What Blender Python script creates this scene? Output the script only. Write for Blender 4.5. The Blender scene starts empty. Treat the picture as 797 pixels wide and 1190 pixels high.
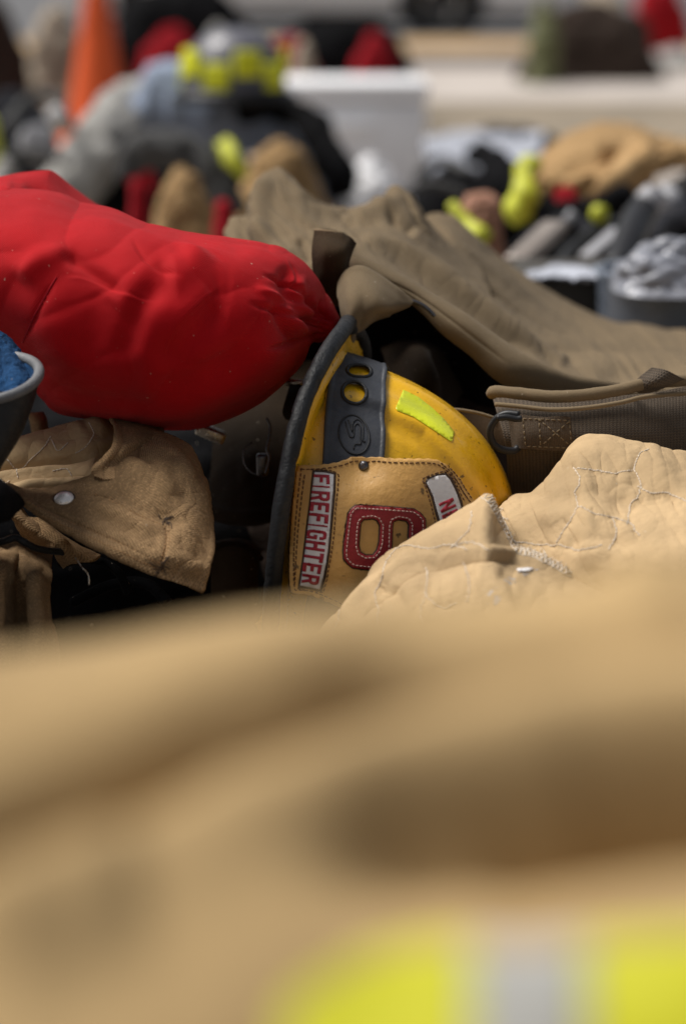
import bpy, bmesh, math, random
import numpy as np
from mathutils import Vector, Matrix, noise as mnoise
from mathutils.bvhtree import BVHTree
from mathutils.geometry import delaunay_2d_cdt
random.seed(7); rng = np.random.default_rng(7)
SC = bpy.context.scene
COL = SC.collection
PI = math.pi
# ------------------------------------------------------------------ camera maths
FPX = 2810.0; PITCH = math.radians(13.1); CAM = np.array([0.0, 0.0, 0.8])
FW = np.array([0, math.cos(PITCH), -math.sin(PITCH)]); UP = np.array([0, math.sin(PITCH), math.cos(PITCH)]); RT = np.array([1.0, 0, 0])
def at(px, py, dep):
    px = np.asarray(px, float); py = np.asarray(py, float); dep = np.asarray(dep, float)
    a = (px - 398.5) / FPX; b = (595 - py) / FPX
    return CAM + dep[..., None] * (FW + a[..., None] * RT + b[..., None] * UP)
def atP(P): return at(P[..., 0], P[..., 1], P[..., 2])
def proj(V):
    d = V - CAM; z = d @ FW
    return np.stack([398.5 + FPX * (d @ RT) / z, 595 - FPX * (d @ UP) / z, z], -1)
def gdep(py):                                   # depth along the axis at which pixel row py meets z = 0
    return 0.8 / (math.sin(PITCH) - (595 - py) / FPX * math.cos(PITCH))
def gpt(px, py): return at(px, py, gdep(py))

# ------------------------------------------------------------------ numpy gradient noise
_perm = rng.permutation(256); _perm = np.concatenate([_perm, _perm, _perm])
_grad = rng.normal(size=(256, 3)); _grad /= np.linalg.norm(_grad, axis=1)[:, None]
def pn(p):
    p = np.asarray(p, float); i = np.floor(p).astype(int); f = p - i; i &= 255
    u = f * f * f * (f * (f * 6 - 15) + 10); out = 0
    for dx in (0, 1):
        for dy in (0, 1):
            for dz in (0, 1):
                h = _perm[_perm[_perm[(i[..., 0] + dx) & 255] + ((i[..., 1] + dy) & 255)] + ((i[..., 2] + dz) & 255)]
                g = _grad[h]; d = f - np.array([dx, dy, dz])
                w = (u[..., 0] if dx else 1 - u[..., 0]) * (u[..., 1] if dy else 1 - u[..., 1]) * (u[..., 2] if dz else 1 - u[..., 2])
                out = out + w * (g * d).sum(-1)
    return out
def fbm(p, o=3):
    s = 0; a = 1
    for k in range(o): s = s + a * pn(p * 2 ** k + 17.3 * k); a *= .5
    return s
def ridged(p, o=2):                             # soft plateaus with narrow creases, like crumpled cloth
    s = 0; a = 1
    for k in range(o):
        s = s - a * np.exp(-np.abs(pn(p * 1.9 ** k + 31.7 * k)) * 9); a *= .5
    return s

# ------------------------------------------------------------------ splines
def cr(a, n):                                   # Catmull-Rom along axis 0 to n samples
    a = np.asarray(a, float); m = len(a)
    t = np.linspace(0, m - 1, n); i = np.clip(np.floor(t).astype(int), 0, m - 2); f = t - i
    f = f.reshape((-1,) + (1,) * (a.ndim - 1))
    e = np.concatenate([(2 * a[:1] - a[1:2]), a, (2 * a[-1:] - a[-2:-1])])
    p0, p1, p2, p3 = e[i], e[i + 1], e[i + 2], e[i + 3]
    return .5 * (2 * p1 + (p2 - p0) * f + (2 * p0 - 5 * p1 + 4 * p2 - p3) * f ** 2 + (3 * p1 - p0 - 3 * p2 + p3) * f ** 3)
def curve(pts, step=2.0):
    pts = np.asarray(pts, float)
    L = np.linalg.norm(np.diff(pts[:, :2], axis=0), axis=1).sum()
    c = cr(pts, max(60, len(pts) * 16))
    s = np.concatenate([[0], np.cumsum(np.linalg.norm(np.diff(c, axis=0), axis=1))])
    n = max(3, int(s[-1] / step) + 1); q = np.linspace(0, s[-1], n)
    return np.stack([np.interp(q, s, c[:, k]) for k in range(c.shape[1])], -1)
def poly_d(px, py, pts):                        # distance, signed side, and 0..1 along a smoothed polyline
    c = curve(pts, 6.0); best = np.full(px.shape, 1e9); sd = np.zeros(px.shape); tt = np.zeros(px.shape)
    n = len(c) - 1
    for k in range(n):
        a = c[k]; b = c[k + 1]; ab = b - a; L2 = (ab ** 2).sum() + 1e-9
        t = np.clip(((px - a[0]) * ab[0] + (py - a[1]) * ab[1]) / L2, 0, 1)
        dx = px - a[0] - t * ab[0]; dy = py - a[1] - t * ab[1]; d = np.hypot(dx, dy)
        m = d < best; best = np.where(m, d, best)
        sd = np.where(m, np.sign(ab[0] * dy - ab[1] * dx) * d, sd); tt = np.where(m, (k + t) / n, tt)
    return best, sd, tt
# stroke = (kind, pts, width px, height in mm[, second width])
def strokes_h(px, py, strokes):
    H = np.zeros(px.shape)
    for s in strokes:
        kind, pts, w, h = s[:4]; w2 = s[4] if len(s) > 4 else w
        d, sd, t = poly_d(px, py, pts)
        tap = np.clip(np.minimum(t, 1 - t) * 4, 0, 1); tap = tap * tap * (3 - 2 * tap)
        if kind == 'r': g = np.exp(-(d / w) ** 2)
        elif kind == 'v': g = -np.exp(-(d / w) ** 2)
        elif kind == 'c': g = -np.exp(-d / w)
        elif kind == 'e': g = np.exp(-d / w)
        elif kind == 'f': g = np.where(sd > 0, np.exp(-(sd / w) ** 2), np.exp(-(sd / w2) ** 2))
        elif kind == 's': g = .5 * np.tanh(sd / w) * np.exp(-(d / w2) ** 2)
        if kind in 'rvf' and len(s) > 5: tap = 1
        H += h * .001 * g * tap
    return H

# ------------------------------------------------------------------ object helpers
def tag(o, label=None, cat=None, group=None, kind=None):
    for k, v in (('label', label), ('category', cat), ('group', group), ('kind', kind)):
        if v: o[k] = v
    return o
def empty(name, loc, label, cat, group=None, mat=None):
    o = bpy.data.objects.new(name, None); COL.objects.link(o); o.location = [float(x) for x in loc]; o.empty_display_size = .05
    if mat is not None: o.location = mat.to_translation(); o.rotation_euler = mat.to_euler()
    WORLD[o.name] = mat if mat is not None else Matrix.Translation(Vector([float(x) for x in loc]))
    return tag(o, label, cat, group)
def link(o, parent=None):
    COL.objects.link(o)
    if parent is not None:
        o.parent = parent; o.matrix_parent_inverse = WORLD[parent.name].inverted()
    return o
WORLD = {}
def mesh(name, verts, faces, mat, parent=None, smooth=True, uv=None, edges=()):
    verts = np.asarray(verts, float).reshape(-1, 3); org = verts.mean(0) if len(verts) else np.zeros(3)
    if parent is None and len(verts): org = np.array([org[0], org[1], verts[:, 2].min()])
    verts = verts - org
    me = bpy.data.meshes.new(name); me.from_pydata([tuple(map(float, v)) for v in verts], list(edges), [tuple(map(int, f)) for f in faces])
    if uv is not None:
        l = me.uv_layers.new(name='UVMap'); vi = np.empty(len(me.loops), np.int32); me.loops.foreach_get('vertex_index', vi)
        l.data.foreach_set('uv', np.asarray(uv)[vi].astype(np.float32).ravel())
    if smooth: me.polygons.foreach_set('use_smooth', [True] * len(me.polygons))
    if mat: me.materials.append(mat)
    me.update()
    o = bpy.data.objects.new(name, me); o.location = org.tolist(); WORLD[o.name] = Matrix.Translation(Vector(org.tolist()))
    link(o, parent); return o
def lmesh(name, verts, faces, mat, parent, smooth=True, uv=None):      # verts in the parent's own frame
    M = np.array(WORLD[parent.name]); v = np.asarray(verts, float) @ M[:3, :3].T + M[:3, 3]
    return mesh(name, v, faces, mat, parent, smooth, uv)
def grid_faces(h, w, cu=False, cv=False):
    f = []
    for i in range(h if cu else h - 1):
        for j in range(w if cv else w - 1):
            a = i * w + j; b = i * w + (j + 1) % w; c = ((i + 1) % h) * w + (j + 1) % w; d = ((i + 1) % h) * w + j
            f.append((a, b, c, d))
    return f
class MB:
    def __init__(s): s.v = []; s.f = []
    def add(s, v, f):
        n = len(s.v); s.v += [tuple(map(float, x)) for x in v]; s.f += [tuple(int(i) + n for i in q) for q in f]; return s
    def box(s, c, size, M=None, bev=0):
        bm = bmesh.new(); bmesh.ops.create_cube(bm, size=1)
        for v in bm.verts: v.co = Vector((v.co.x * size[0], v.co.y * size[1], v.co.z * size[2]))
        if bev: bmesh.ops.bevel(bm, geom=bm.edges[:], offset=bev, segments=3, affect='EDGES', profile=.5)
        for v in bm.verts:
            v.co = (M @ v.co if M is not None else v.co) + Vector([float(x) for x in c])
        bm.verts.index_update()
        s.add([v.co[:] for v in bm.verts], [[v.index for v in f.verts] for f in bm.faces]); bm.free(); return s
    def tube(s, pts, r, seg=8, closed=False, cap=True):
        pts = np.asarray(pts, float); n = len(pts); r = np.broadcast_to(np.asarray(r, float), (n,))
        if closed: tg = np.roll(pts, -1, 0) - np.roll(pts, 1, 0)
        else: tg = np.gradient(pts, axis=0)
        tg /= np.linalg.norm(tg, axis=1)[:, None] + 1e-12
        up = np.array([.31, .17, .93]); V = []
        nrm = np.cross(tg[0], up); nrm /= np.linalg.norm(nrm) + 1e-12
        for k in range(n):
            nrm = nrm - tg[k] * (nrm @ tg[k]); nrm /= np.linalg.norm(nrm) + 1e-12
            b = np.cross(tg[k], nrm)
            for q in range(seg):
                a = 2 * PI * q / seg; V.append(pts[k] + r[k] * (math.cos(a) * nrm + math.sin(a) * b))
        F = [(k * seg + q, k * seg + (q + 1) % seg, ((k + 1) % n) * seg + (q + 1) % seg, ((k + 1) % n) * seg + q) for k in range(n if closed else n - 1) for q in range(seg)]
        if cap and not closed: F += [tuple(range(seg))[::-1], tuple((n - 1) * seg + q for q in range(seg))]
        return s.add(V, F)
    def lathe(s, prof, c=(0, 0, 0), M=None, seg=32):
        V = []; n = len(prof)
        for r, z in prof:
            for q in range(seg):
                a = 2 * PI * q / seg; p = Vector((r * math.cos(a), r * math.sin(a), z))
                if M is not None: p = M @ p
                V.append(p + Vector([float(x) for x in c]))
        s.add(V, [(k * seg + q, k * seg + (q + 1) % seg, (k + 1) * seg + (q + 1) % seg, (k + 1) * seg + q) for k in range(n - 1) for q in range(seg)]); return s
    def build(s, name, mat, parent=None, smooth=True): return mesh(name, s.v, s.f, mat, parent, smooth)
def sharp(o, ang=35):
    me = o.data; me.polygons.foreach_set('use_smooth', [True] * len(me.polygons))
    bm = bmesh.new(); bm.from_mesh(me)
    for e in bm.edges:
        if len(e.link_faces) == 2 and e.calc_face_angle(0) > math.radians(ang): e.smooth = False
    bm.to_mesh(me); bm.free(); return o

# ------------------------------------------------------------------ materials
class NT:
    def __init__(s, name):
        s.m = bpy.data.materials.new(name); s.m.use_nodes = True; s.t = s.m.node_tree; s.t.nodes.clear()
        s.out = s.n('ShaderNodeOutputMaterial'); s.b = s.n('ShaderNodeBsdfPrincipled'); s.l(s.b.outputs[0], s.out.inputs[0])
    def n(s, typ, **k):
        x = s.t.nodes.new(typ)
        for a, b in k.items(): setattr(x, a, b)
        return x
    def l(s, a, b): s.t.links.new(a, b)
    def set(s, node, i, v):
        if hasattr(v, 'links') or isinstance(v, bpy.types.NodeSocket): s.l(v, node.inputs[i])
        else: node.inputs[i].default_value = v
    def math(s, op, a, b=0.0, c=None, clamp=False):
        x = s.n('ShaderNodeMath', operation=op, use_clamp=clamp); s.set(x, 0, a); s.set(x, 1, b)
        if c is not None: s.set(x, 2, c)
        return x.outputs[0]
    def mix(s, f, a, b, mode='MIX'):
        x = s.n('ShaderNodeMix', data_type='RGBA', blend_type=mode); s.set(x, 0, f); s.set(x, 6, a); s.set(x, 7, b); return x.outputs[2]
    def noise(s, vec, scale, detail=3, rough=.55, dist=0):
        x = s.n('ShaderNodeTexNoise'); s.l(vec, x.inputs['Vector']); x.inputs['Scale'].default_value = scale
        x.inputs['Detail'].default_value = detail; x.inputs['Roughness'].default_value = rough; x.inputs['Distortion'].default_value = dist; return x.outputs[0]
    def ramp(s, v, a, b, ca=0., cb=1.):
        x = s.n('ShaderNodeMapRange', interpolation_type='SMOOTHSTEP'); s.set(x, 0, v); s.set(x, 1, a); s.set(x, 2, b); s.set(x, 3, ca); s.set(x, 4, cb); return x.outputs[0]
    def bump(s, h, dist, prev=None, strength=1.0):
        x = s.n('ShaderNodeBump'); x.inputs['Strength'].default_value = strength; x.inputs['Distance'].default_value = dist
        s.l(h, x.inputs['Height']); 
        if prev is not None: s.l(prev, x.inputs['Normal'])
        return x.outputs[0]
def c4(c): return (c[0], c[1], c[2], 1)
def sc(c, k): return (c[0] * k, c[1] * k, c[2] * k)
def cloth(name, col, period=.0019, weave=.5, rough=.9, wr=.0012, wscale=28, dark=.55, dirt=.35, sheen=.02, crease=None, mottled=.3, colweave=.35):
    N = NT(name); tc = N.n('ShaderNodeTexCoord'); uv = tc.outputs['UV']; ob = tc.outputs['Object']
    sep = N.n('ShaderNodeSeparateXYZ'); N.l(uv, sep.inputs[0]); k = 2 * PI / period
    jn = N.noise(ob, 9, 2); jit = N.math('MULTIPLY', jn, 5.0)
    su = N.math('SINE', N.math('ADD', N.math('MULTIPLY', sep.outputs[0], k), jit)); sv = N.math('SINE', N.math('ADD', N.math('MULTIPLY', sep.outputs[1], k), jit))
    wv = N.math('MULTIPLY', su, sv); fine = N.noise(ob, 420, 3, .7)
    h = N.math('ADD', N.math('MULTIPLY', wv, .5), N.math('MULTIPLY', fine, .9))
    big = N.noise(ob, wscale, 5, .6, .8); mid = N.noise(ob, wscale * .22, 3)
    c = N.mix(N.ramp(mid, .35, .65), c4(sc(col, 1 - mottled)), c4(sc(col, 1 + mottled * .5)))
    c = N.mix(N.ramp(big, .3, .7, .25, 0), c, c4(sc(col, dark)))
    c = N.mix(N.ramp(wv, -.8, .6, colweave, 0), c, c4(sc(col, .42)))
    c = N.mix(N.ramp(fine, .45, .75, 0, colweave * .6), c, c4(sc(col, 1.5)))
    spot = N.noise(ob, 95, 3, .6); c = N.mix(N.ramp(spot, .66, .78, 0, dirt), c, c4(sc(col, .25)))
    lint = N.noise(ob, 260, 1, .4); c = N.mix(N.ramp(lint, .76, .84, 0, .5), c, c4((.55, .48, .38)))
    N.l(c, N.b.inputs['Base Color']); N.b.inputs['Roughness'].default_value = rough; N.b.inputs['Specular IOR Level'].default_value = .06
    N.b.inputs['Sheen Weight'].default_value = sheen; N.b.inputs['Sheen Roughness'].default_value = .5
    b = N.bump(N.noise(ob, wscale * 1.6, 4, .55, 1.2), wr)
    b = N.bump(N.noise(ob, wscale * 5, 3, .6, .5), wr * .25, b)
    N.l(N.bump(h, .00022 * weave * 2, b), N.b.inputs['Normal']); return N.m
def plain(name, col, rough=.5, metal=0, bump=.0, bscale=60, var=.2, spec=.5, coat=0, scratch=0, spots=0):
    N = NT(name); tc = N.n('ShaderNodeTexCoord'); ob = tc.outputs['Object']; a = N.noise(ob, bscale * .35, 4); f = N.noise(ob, bscale * 3, 3, .6)
    c = N.mix(N.ramp(a, .3, .7), c4(sc(col, 1 - var)), c4(sc(col, 1 + var * .5)))
    if spots: c = N.mix(N.ramp(N.noise(ob, bscale * 4, 2, .5), .66, .74, 0, spots), c, c4(sc(col, .12)))
    if scratch:
        mp = N.n('ShaderNodeMapping'); N.l(ob, mp.inputs[0]); mp.inputs['Rotation'].default_value = (.6, .3, .5); mp.inputs['Scale'].default_value = (30, 400, 60)
        c = N.mix(N.ramp(N.noise(mp.outputs[0], 1, 3), .64, .72, 0, scratch), c, c4(sc(col, .4)))
    N.l(c, N.b.inputs['Base Color']); N.b.inputs['Metallic'].default_value = metal; N.b.inputs['Specular IOR Level'].default_value = spec
    N.l(N.ramp(f, .3, .7, max(.03, rough - .1), min(1, rough + .12)), N.b.inputs['Roughness']); N.b.inputs['Coat Weight'].default_value = coat; N.b.inputs['Coat Roughness'].default_value = .15
    if bump: N.l(N.bump(N.noise(ob, bscale * 6, 4, .6), bump), N.b.inputs['Normal'])
    return N.m
def webbing(name, col, px=.0035, py=.0022):
    N = NT(name); tc = N.n('ShaderNodeTexCoord'); sep = N.n('ShaderNodeSeparateXYZ'); N.l(tc.outputs['UV'], sep.inputs[0]); ob = tc.outputs['Object']
    a = N.math('SINE', N.math('MULTIPLY', sep.outputs[0], 2 * PI / px)); b = N.math('SINE', N.math('ADD', N.math('MULTIPLY', sep.outputs[1], 2 * PI / py), N.math('MULTIPLY', a, 1.2)))
    h = N.math('MULTIPLY', N.math('ADD', N.math('MULTIPLY', b, .6), N.math('MULTIPLY', a, .4)), .5)
    h = N.math('ADD', h, N.math('MULTIPLY', N.noise(ob, 500, 3), .5))
    c = N.mix(N.ramp(h, -.3, .6), c4(sc(col, .4)), c4(sc(col, 1.25))); c = N.mix(N.ramp(N.noise(ob, 20, 3), .4, .7, 0, .4), c, c4(sc(col, .5)))
    N.l(c, N.b.inputs['Base Color']); N.b.inputs['Roughness'].default_value = .9; N.l(N.bump(h, .0007), N.b.inputs['Normal']); return N.m

M = {}
TAN = (.42, .285, .15)
M['tan'] = cloth('tan_canvas', (.37, .235, .12), .0027, 1.8, wr=.0012, colweave=.9)
M['liner'] = cloth('tan_quilted_liner', (.50, .355, .2), .0009, .35, wr=.0022, wscale=24, dirt=.15, colweave=.12, mottled=.22)
M['fore'] = cloth('tan_canvas_foreground', (.44, .305, .15), .0016, .3, wr=.002, wscale=14, mottled=.3, colweave=.15)
M['red'] = cloth('red_bag_fabric', (.42, .004, .008), .0022, .9, rough=.6, wr=.0012, wscale=13, dirt=.1, sheen=.04, mottled=.12, colweave=.2)
M['brown'] = cloth('olive_brown_canvas', (.185, .137, .083), .0022, .9, wr=.0006, wscale=16, dirt=.05, dark=.8, mottled=.16, colweave=.3, sheen=.05)
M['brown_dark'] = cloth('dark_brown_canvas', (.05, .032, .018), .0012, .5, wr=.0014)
M['web'] = webbing('ribbed_brown_webbing', (.085, .062, .042))
M['strap'] = webbing('strap_webbing', (.09, .06, .035), .0016, .0012)
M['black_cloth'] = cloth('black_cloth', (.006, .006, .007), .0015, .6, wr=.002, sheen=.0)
M['char_cloth'] = cloth('charcoal_cloth', (.022, .023, .029), .0015, .6, wr=.002, sheen=.05)
M['hide'] = cloth('shadowed_brown_leather', (.02, .012, .006), .0014, .3, rough=.8, wr=.001)  # brown leather with the shade of the gap put into its colour
M['yellow'] = plain('yellow_helmet_shell', (.80, .435, .006), .34, bump=.0004, bscale=40, var=.2, coat=.4, scratch=.45, spots=.85)
M['rubber'] = plain('grey_black_rubber', (.038, .042, .052), .55, bump=.0003, bscale=50, var=.18)
M['rubber_dk'] = plain('black_rubber', (.014, .015, .017), .5, spec=.3, bump=.001, bscale=60, var=.3)
M['rubber_gr'] = plain('rubber_groove', (.012, .013, .016), .6, var=.1)
M['leather'] = plain('tan_leather', (.60, .335, .095), .55, bump=.0009, bscale=26, var=.26, scratch=.3, spots=.85)
M['leather_dk'] = plain('dark_leather_edge', (.05, .025, .012), .7, bump=.0005)
M['leather_raw'] = plain('raw_leather_edge', (.34, .18, .07), .8, bump=.001)
M['patchred'] = plain('dark_red_leather', (.27, .006, .012), .5, bump=.0006, bscale=50, var=.2)
M['crimson'] = plain('crimson_lettering', (.30, .006, .02), .55, var=.15)
M['white'] = plain('worn_white_panel', (.62, .60, .60), .5, bump=.0003, bscale=40, var=.12, spots=.25)
M['thread_dk'] = plain('brown_thread', (.10, .04, .015), .9)
M['thread_lt'] = plain('pale_thread', (.62, .54, .44), .9)
M['thread_pk'] = plain('cream_thread', (.6, .42, .36), .9)
M['lime_st'] = plain('lime_reflective_sticker', (.74, .80, .02), .3, bump=.0004, bscale=25, var=.35, coat=.4)
M['lime'] = plain('lime_fluorescent_tape', (.72, .74, .015), .6, var=.1, bscale=10)
M['lime_fg'] = plain('lime_trim_tape', (.60, .585, .01), .7, var=.12, bscale=12)
M['silver'] = plain('silver_reflective_tape', (.36, .355, .33), .45, var=.06, bscale=10)
M['metal'] = plain('worn_metal', (.5, .47, .42), .3, 1, bump=.0003)
M['snap'] = plain('polished_snap', (.85, .83, .80), .3, .4, var=.05)
M['darkmetal'] = plain('dark_metal', (.12, .12, .13), .35, 1)
M['blue'] = cloth('blue_fleece', (.02, .075, .19), .002, 1.6, wr=.003, wscale=60, colweave=.7, dirt=0)
M['grey_rim'] = plain('grey_rubber_rim', (.12, .124, .132), .6, bump=.0006)
M['orange'] = plain('orange_cone_plastic', (.66, .085, .006), .5, var=.1, bscale=6)
M['whitepl'] = plain('white_plastic', (.74, .74, .76), .5, var=.06, bscale=8)
M['greypl'] = plain('grey_plastic', (.3, .3, .32), .5, var=.1, bscale=8)
M['blackpl'] = plain('black_plastic', (.012, .012, .014), .45, spec=.3, var=.1, bscale=8, bump=.0004)
M['bluegrey'] = cloth('blue_grey_denim', (.27, .32, .42), .002, .4, wr=.01, wscale=8, dirt=0)
M['palegrey'] = cloth('pale_grey_cloth', (.40, .39, .37), .002, .4, wr=.01, wscale=8, dirt=0)
M['bgtan'] = cloth('tan_turnout_cloth', (.42, .27, .13), .002, .4, wr=.01, wscale=8, dirt=0)
M['bgred'] = cloth('red_cloth', (.34, .012, .02), .002, .4, wr=.01, wscale=8, dirt=0)
M['cream'] = cloth('cream_cloth', (.55, .46, .36), .002, .4, wr=.01, wscale=8, dirt=0)
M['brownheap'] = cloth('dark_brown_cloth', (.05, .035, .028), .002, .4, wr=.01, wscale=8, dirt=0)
M['olive'] = plain('dark_olive_box', (.035, .03, .022), .6)
M['skin'] = plain('pinkish_leather', (.32, .15, .09), .7)

# ------------------------------------------------------------------ surfaces
NEAR = {}
def surf(name, P, mat, parent=None, strokes=(), crump=(), thick=.0018, cu=False, cv=False, closedvol=False, flip=False, tint=None, post=None):
    """P: (h,w,3) grid of (px,py,depth). crump: list of (scale 1/m, amplitude m, kind)"""
    V = atP(P)
    def normals(V):
        if cv: Vp = np.concatenate([V[:, -1:], V, V[:, :1]], 1); du = np.gradient(Vp, axis=1)[:, 1:-1]
        else: du = np.gradient(V, axis=1)
        dv = np.gradient(V, axis=0); n = np.cross(du, dv); n /= np.linalg.norm(n, axis=-1)[..., None] + 1e-12; return n
    n = normals(V); view = CAM - V; view /= np.linalg.norm(view, axis=-1)[..., None]
    fl = False
    if closedvol:
        c = V.mean(1, keepdims=True); 
        if ((V - c) * n).sum() < 0: n = -n; fl = True
    elif (n * view).sum() < 0: n = -n; fl = True
    face = (n * view).sum(-1); wgt = np.clip(face * 4, 0, 1) if closedvol else 1.0
    H = strokes_h(P[..., 0], P[..., 1], strokes) * wgt if strokes else np.zeros(P.shape[:2])
    q = V.copy()
    for scl, amp, kind, *ex in crump:
        if kind == 'a':                          # long soft folds running along one direction
            ca_, sa_ = math.cos(ex[0]), math.sin(ex[0]); al = P[..., 0] * ca_ + P[..., 1] * sa_; ac = -P[..., 0] * sa_ + P[..., 1] * ca_
            qq = np.stack([al / scl / ex[1], ac / scl + .6 * pn(np.stack([al / scl / 4, ac / scl / 3, al * 0 + 3.3], -1)), al * 0 + 7.7], -1); H += amp * (fbm(qq, 2) + .6 * ridged(qq + 9.1, 1))
        if kind == 'f': H += amp * fbm(q * scl, 3)
        elif kind == 'r': H += amp * ridged(q * scl + .35 * fbm(q * scl * .7 + 5, 2)[..., None], 2)
    V = V + H[..., None] * n
    if post: V = post(V, P)
    h, w = P.shape[:2]
    uu = np.concatenate([[0], np.cumsum(np.linalg.norm(np.diff(V[h // 2], axis=0), axis=1))]); vv = np.concatenate([[0], np.cumsum(np.linalg.norm(np.diff(V[:, w // 2], axis=0), axis=1))])
    uv = np.stack(np.broadcast_arrays(uu[None, :], vv[:, None]), -1).reshape(-1, 2)
    F = grid_faces(h, w, cu, cv)
    if not fl: F = [f[::-1] for f in F] if False else F
    vs = V.reshape(-1, 3)
    if closedvol:
        vs = np.concatenate([vs, V[0].mean(0)[None], V[-1].mean(0)[None]]); a = h * w; b = a + 1
        uv = np.concatenate([uv, uv[:1], uv[-1:]])
        F += [(a, (j + 1) % w, j) for j in range(w)] + [(b, (h - 1) * w + j, (h - 1) * w + (j + 1) % w) for j in range(w)]
    if fl: F = [f[::-1] for f in F]
    o = mesh(name, vs, F, mat, parent, True, uv)
    if thick and not closedvol:
        m = o.modifiers.new('thickness', 'SOLIDIFY'); m.thickness = thick; m.offset = 0
    BV[o.name] = BVHTree.FromPolygons([Vector(v) for v in vs.tolist()], F); return o
BV = {}
def sheet(name, ctrl, res, mat, parent=None, **k):
    c = np.asarray(ctrl, float); c = cr(c, res[0]); c = np.swapaxes(cr(np.swapaxes(c, 0, 1), res[1]), 0, 1)
    return surf(name, c, mat, parent, **k)
def roll(name, st, res, mat, parent=None, sup=2.0, **k):
    """closed volume: stations (topx, topy, botx, boty, depth, half thickness m)"""
    s = cr(np.asarray(st, float), res[0]); a = np.linspace(0, 2 * PI, res[1], endpoint=False)
    ca = np.cos(a); sa = np.sin(a); ca = np.sign(ca) * np.abs(ca) ** (2 / sup); sa = np.sign(sa) * np.abs(sa) ** (2 / sup)
    mx = (s[:, 0] + s[:, 2]) / 2; my = (s[:, 1] + s[:, 3]) / 2; hx = (s[:, 0] - s[:, 2]) / 2; hy = (s[:, 1] - s[:, 3]) / 2
    P = np.stack([mx[:, None] + hx[:, None] * ca, my[:, None] + hy[:, None] * ca, s[:, 4][:, None] + s[:, 5][:, None] * sa], -1)
    return surf(name, P, mat, parent, cv=True, closedvol=True, **k)
def cast(px, py, objs, off=0.0):
    d = FW + (px - 398.5) / FPX * RT + (595 - py) / FPX * UP; d = d / np.linalg.norm(d); o = Vector(CAM); best = None
    for ob in objs:
        h = BV[ob.name].ray_cast(o, Vector(d))
        if h[0] is not None and (best is None or h[3] < best[3]): best = h
    if best is None: return None, None
    n = best[1]
    if n.dot(Vector(d)) > 0: n = -n
    return np.array(best[0] + n * off), np.array(n)
def drape_line(mb, pts, objs, r, off=0., step=2.0, dash=None, seg=6, wob=0.0, smooth=True):
    c = curve(pts, step) if smooth else np.concatenate([np.linspace(pts[i][:2], pts[i + 1][:2], max(2, int(np.hypot(pts[i + 1][0] - pts[i][0], pts[i + 1][1] - pts[i][1]) / step)), endpoint=(i == len(pts) - 2)) for i in range(len(pts) - 1)])
    L = np.concatenate([[0], np.cumsum(np.linalg.norm(np.diff(c[:, :2], axis=0), axis=1))])
    runs = []
    if dash:
        t = 0
        while t < L[-1] - dash[0] * .5:
            e = min(L[-1], t + dash[0] * random.uniform(.8, 1.15)); q = np.linspace(t, e, 4); runs.append(np.stack([np.interp(q, L, c[:, 0]), np.interp(q, L, c[:, 1])], -1)); t = e + dash[1] * random.uniform(.8, 1.2)
    else: runs = [c[:, :2]]
    for rn in runs:
        out = []
        for i, (x, y) in enumerate(rn):
            x += random.gauss(0, wob); y += random.gauss(0, wob)
            o_ = off
            if dash: o_ = off - r * .8 * (i in (0, len(rn) - 1))
            p, n = cast(x, y, objs, o_)
            if p is not None: out.append(p)
            elif len(out) > 1: mb.tube(out, r, seg); out = []
        if len(out) > 1: mb.tube(out, r, seg)
def inpoly(x, y, poly):
    c = np.zeros(x.shape, bool); n = len(poly); j = n - 1
    for i in range(n):
        xi, yi = poly[i][:2]; xj, yj = poly[j][:2]
        if yi != yj: c ^= ((yi > y) != (yj > y)) & (x < (xj - xi) * (y - yi) / (yj - yi) + xi)
        j = i
    return c
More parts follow.
